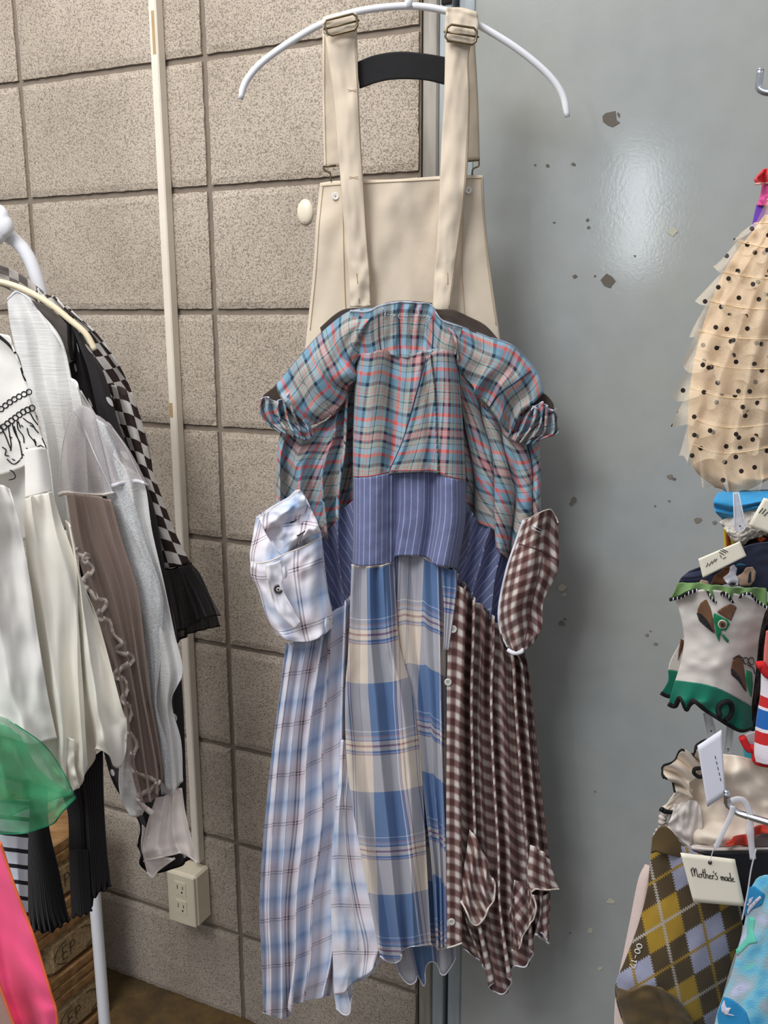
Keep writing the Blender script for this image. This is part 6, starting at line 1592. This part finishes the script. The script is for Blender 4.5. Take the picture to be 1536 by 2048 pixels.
ZERO = [(0.5, 1), (0.1, 0.75), (0.1, 0.25), (0.5, 0), (0.9, 0.25), (0.9, 0.75), (0.5, 1)]
txt = []
for g, ox in ((ZERO, 0), (ZERO, 1.2), ([(0.1, 0.5), (0.8, 0.5)], 2.5), ([(0.2, 0.8), (0.5, 1), (0.5, 0)], 3.5), ([(0, 1), (0.9, 1), (0.4, 0)], 4.5)):
    txt.append([(x + ox, y) for x, y in g])
for g in glyphs(txt, (1275, 1886), (-3.2, 8.6), (11, 4.2)):
    strokes('size_text', [g], s, 0.0005, plain('size_thread', (206, 200, 196), 0.9, var=0), AR, 0.0012, 0.68, n=12)
# tie-dye sock
TD = empty('tie_dye_sock', pt(1500, 2040, 0.66), 'tie-dyed blue, aqua and lavender sock at the lower right corner', 'sock')
t = NT('tie_dye', 0.92, 0.15, 0, 0.15); u, v, uv = t.uv()
n1 = t.noise(uv, 28, 2); n2 = t.noise(t.vscale(uv, (1.0, 1.6, 1)), 22, 3)
c = t.ramp(n1, [(0.32, lin((52, 152, 204))), (0.44, lin((120, 190, 214))), (0.52, lin((158, 178, 186))), (0.62, lin((188, 192, 222))), (0.70, lin((150, 170, 176)))], 'LINEAR')
c = t.mix(t.ramp(n2, [(0.58, (0, 0, 0)), (0.66, (1, 1, 1))], 'LINEAR'), c, lin((116, 212, 188)))
t.color(c); t.bump(t.noise(uv, 700, 1), 0.5, 0.0008)
s = patch('leg', [[(1512, 1758), (1522, 1752), (1545, 1750), (1600, 1750)], [(1496, 1790), (1516, 1785), (1550, 1785), (1620, 1785)], [(1490, 1840), (1515, 1840), (1555, 1840), (1630, 1840)], [(1478, 1890), (1508, 1890), (1550, 1890), (1630, 1890)], [(1462, 1950), (1496, 1950), (1545, 1950), (1630, 1950)], [(1436, 2020), (1475, 2020), (1535, 2020), (1630, 2020)], [(1424, 2070), (1465, 2070), (1525, 2070), (1630, 2070)], [(1410, 2110), (1455, 2110), (1515, 2110), (1630, 2110)]],
          0.655, 60, 90, t.m, TD, fold=fsum(lambda u, v: (0, -0.014 * sin(pi * u)), wrk(0.003, 3, 4, 154)), back=0.02)
PW = knit('pale_motif', (214, 212, 228)); DB_ = knit('deep_sky_knit', (40, 140, 196)); AQK = knit('mint_knit', (112, 214, 190))
decal('dye_mark', [(1496, 1775), (1508, 1772), (1530, 1790), (1524, 1810), (1506, 1818), (1490, 1832), (1492, 1800)], s, DB_, TD, 0.0008, 6)
decal('dye_mark', [(1494, 1822), (1498, 1812), (1512, 1798), (1520, 1792), (1523, 1797), (1512, 1808), (1500, 1822), (1494, 1830)], s, PW, TD, 0.0016, 6)
decal('dye_mark', [(1493, 1810), (1498, 1798), (1506, 1794), (1504, 1802), (1496, 1814)], s, PW, TD, 0.0016, 6)
decal('dye_mark', [(1498, 1832), (1510, 1838), (1506, 1862), (1514, 1886), (1498, 1888), (1474, 1912), (1472, 1900), (1492, 1876)], s, AQK, TD, 0.0008, 6)
decal('dye_mark', [(1446, 1994), (1462, 1998), (1478, 2010), (1492, 2024), (1500, 2048), (1490, 2070), (1440, 2070), (1434, 2030)], s, DB_, TD, 0.0008, 6)
decal('dye_mark', [(1442, 2012), (1448, 2000), (1452, 2016), (1462, 2016), (1456, 2028), (1470, 2032), (1450, 2030), (1443, 2024)], s, PW, TD, 0.0016, 6)

# tags and plastic loops
GT = 'price tags hanging on the socks'
e, tD = tagcard('large cream card tag printed with a handwritten brand line, hanging over the argyle sock', [(1361, 1706), (1470, 1719), (1490, 1813), (1387, 1804)], 0.655, TAG)
M_ = {
 'M': [[(0.0, 0.9), (0.08, 0.0)], [(0.04, 0.75), (0.22, 1.15), (0.26, 0.1)], [(0.26, 0.4), (0.45, 1.2), (0.5, 0.0), (0.56, 0.1)]],
 'o': [[(0.15, 0.5), (0.02, 0.3), (0.06, 0.02), (0.2, 0.05), (0.27, 0.3), (0.16, 0.5), (0.34, 0.42)]],
 't': [[(0.12, 1.1), (0.08, 0.2), (0.14, 0.0), (0.24, 0.1)], [(0.0, 0.68), (0.24, 0.74)]],
 'h': [[(0.04, 1.2), (0.04, 0.0)], [(0.04, 0.3), (0.16, 0.52), (0.22, 0.3), (0.22, 0.04), (0.3, 0.08)]],
 'e': [[(0.0, 0.22), (0.18, 0.34), (0.12, 0.5), (0.03, 0.36), (0.04, 0.08), (0.14, 0.0), (0.26, 0.12)]],
 'r': [[(0.04, 0.5), (0.06, 0.0)], [(0.06, 0.3), (0.14, 0.5), (0.2, 0.44)]],
 "'": [[(0.03, 1.05), (0.0, 0.8)]],
 's': [[(0.22, 0.8), (0.1, 0.85), (0.06, 0.6), (0.2, 0.4), (0.18, 0.08), (0.04, 0.0), (0.0, 0.12)]],
 'm': [[(0.02, 0.48), (0.04, 0.0)], [(0.04, 0.3), (0.12, 0.5), (0.16, 0.3), (0.16, 0.0)], [(0.16, 0.3), (0.25, 0.5), (0.29, 0.28), (0.3, 0.02), (0.36, 0.08)]],
 'a': [[(0.2, 0.46), (0.06, 0.48), (0.0, 0.2), (0.08, 0.0), (0.18, 0.12), (0.22, 0.46)], [(0.22, 0.46), (0.22, 0.06), (0.28, 0.06)]],
 'd': [[(0.2, 0.4), (0.08, 0.48), (0.0, 0.2), (0.08, 0.0), (0.2, 0.14)], [(0.22, 1.1), (0.21, 0.04), (0.28, 0.08)]],
}
def write(s_, text, o, ex_, ey_, adv, r, par, Yd):
    x = 0
    for c_ in text:
        if c_ == ' ': x += 0.22; continue
        for g in M_[c_]:
            G = [(o[0] + (x + a) * ex_[0] + b * ey_[0], o[1] + (x + a) * ex_[1] + b * ey_[1]) for a, b in g]
            strokes('printed_lettering', [G], s_, r, INK, par, 0.0007, Yd, n=10, flat=0.3)
        x += adv[c_]
    return x
adv = {'M': 0.60, 'o': 0.33, 't': 0.24, 'h': 0.31, 'e': 0.25, 'r': 0.2, "'": 0.07, 's': 0.26, 'm': 0.37, 'a': 0.29, 'd': 0.29}
write(tD, "Mother's made", (1384, 1753), (23.4, 3.0), (-3.0, -16), adv, 0.00032, e, 0.655)
tube('eyelet', [on(tD, 1420 + 2.4 * cos(a), 1725 + 3 * sin(a), 0.0004, 0.655) for a in [2 * pi * k / 14 for k in range(14)]], 0.0006, INK, e, 6, True)
e, tB = tagcard('small cream price tag turned sideways above the navy dog sock', [(1397, 1118), (1480, 1083), (1493, 1112), (1406, 1156)], 0.735, TAG)
for P in ([(1412, 1134), (1416, 1128), (1414, 1126)], [(1418, 1132), (1424, 1122)], [(1424, 1128), (1430, 1118)], [(1430, 1124), (1434, 1117)], [(1438, 1104), (1448, 1110)], [(1440, 1100), (1452, 1106)], [(1444, 1098), (1456, 1104)], [(1446, 1118), (1452, 1114)], [(1440, 1110), (1443, 1116)]):
    strokes('small_print', [P], tB, 0.0003, INK, e, 0.0006, 0.735, n=6, flat=0.3)
e, tA = tagcard('cream card tag cut by the right edge below the chrome hook', [(1528, 996), (1590, 1010), (1580, 1080), (1496, 1052)], 0.755, TAG)
strokes('printed_lettering', [[(1518, 1026), (1526, 1016)], [(1524, 1028), (1532, 1018)], [(1528, 1032), (1538, 1022)]], tA, 0.0004, INK, e, 0.0007, 0.755, n=6, flat=0.3)
e, tC = tagcard('bluish white card tag turned edge-on over the cream frilled sock', [(1395, 1492), (1443, 1460), (1451, 1590), (1415, 1614)], 0.690, TAGW)
rr_ = random.Random(4)
for k in range(5):
    x0_, y0_ = 1430 + k * 2.6, 1512 + k * 11
    strokes('small_print', [[(x0_, y0_), (x0_ + 1.5, y0_ + 6)]], tC, 0.0003, INK, e, 0.0006, 0.69, n=3, flat=0.3)
# paddles and loops
def paddle(label, P, rc, rad, Y):
    e = empty('plastic_loop', pt(P[0][0], P[0][1], Y), label, 'plastic loop')
    n = 12
    a0 = math.atan2(P[1][1] - P[0][1], P[1][0] - P[0][0])
    dirv = Vector((P[1][0] - P[0][0], P[1][1] - P[0][1])).normalized(); nrm = Vector((-dirv.y, dirv.x))
    out = [(P[0][0] + nrm.x * rc, P[0][1] + nrm.y * rc)]
    for k in range(n + 1):
        a = pi / 2 - pi * k / n
        q = Vector(P[1]) + nrm * (rad * sin(a)) + dirv * (rad * cos(a))
        out.append((q.x, q.y))
    out.append((P[0][0] - nrm.x * rc, P[0][1] - nrm.y * rc))
    decal('paddle', out, None, CLR, e, Yd=Y, th=0.0012)
    tube('rim', [pt(x, y, Y - 0.0006) for x, y in out], 0.0005, CLR, e, 6)
    disc('hole', pt(P[1][0], P[1][1], Y - 0.001), (0, -1, 0), 0.0007, 0.0003, DARKH, e, 8)
    return e
paddle('clear plastic paddle hanging in front of the light blue sock', ((1472, 985), (1480, 1052)), 5, 11, 0.742)
paddle('clear plastic paddle below the black frilled green hem, left of two', ((1414, 1426), (1422, 1462)), 7, 9, 0.748)
paddle('clear plastic paddle beside the turned white tag, right of two', ((1462, 1440), (1456, 1498)), 6, 8, 0.744)
loop('thick clear plastic loop slanting down from the chrome hook to the printed tag', [(1466, 1612), (1462, 1630), (1448, 1660), (1434, 1690), (1428, 1694)], 0.648, lambda f: 0.0022)
loop('knotted clear plastic loop hanging from the chrome hook at the right', [(1462, 1602), (1476, 1598), (1490, 1604), (1500, 1630), (1500, 1660), (1503, 1690), (1506, 1718)], 0.644, lambda f: 0.0024 + 0.0008 * bump_(f, 0.62, 0.08))
loop('fine clear thread crossing above the tie-dye sock', [(1512, 1698), (1502, 1740), (1496, 1780), (1488, 1820), (1484, 1840)], 0.641, lambda f: 0.0006)
loop('thin thread holding the large printed tag', [(1429, 1692), (1424, 1708), (1420, 1724)], 0.650, lambda f: 0.0004)
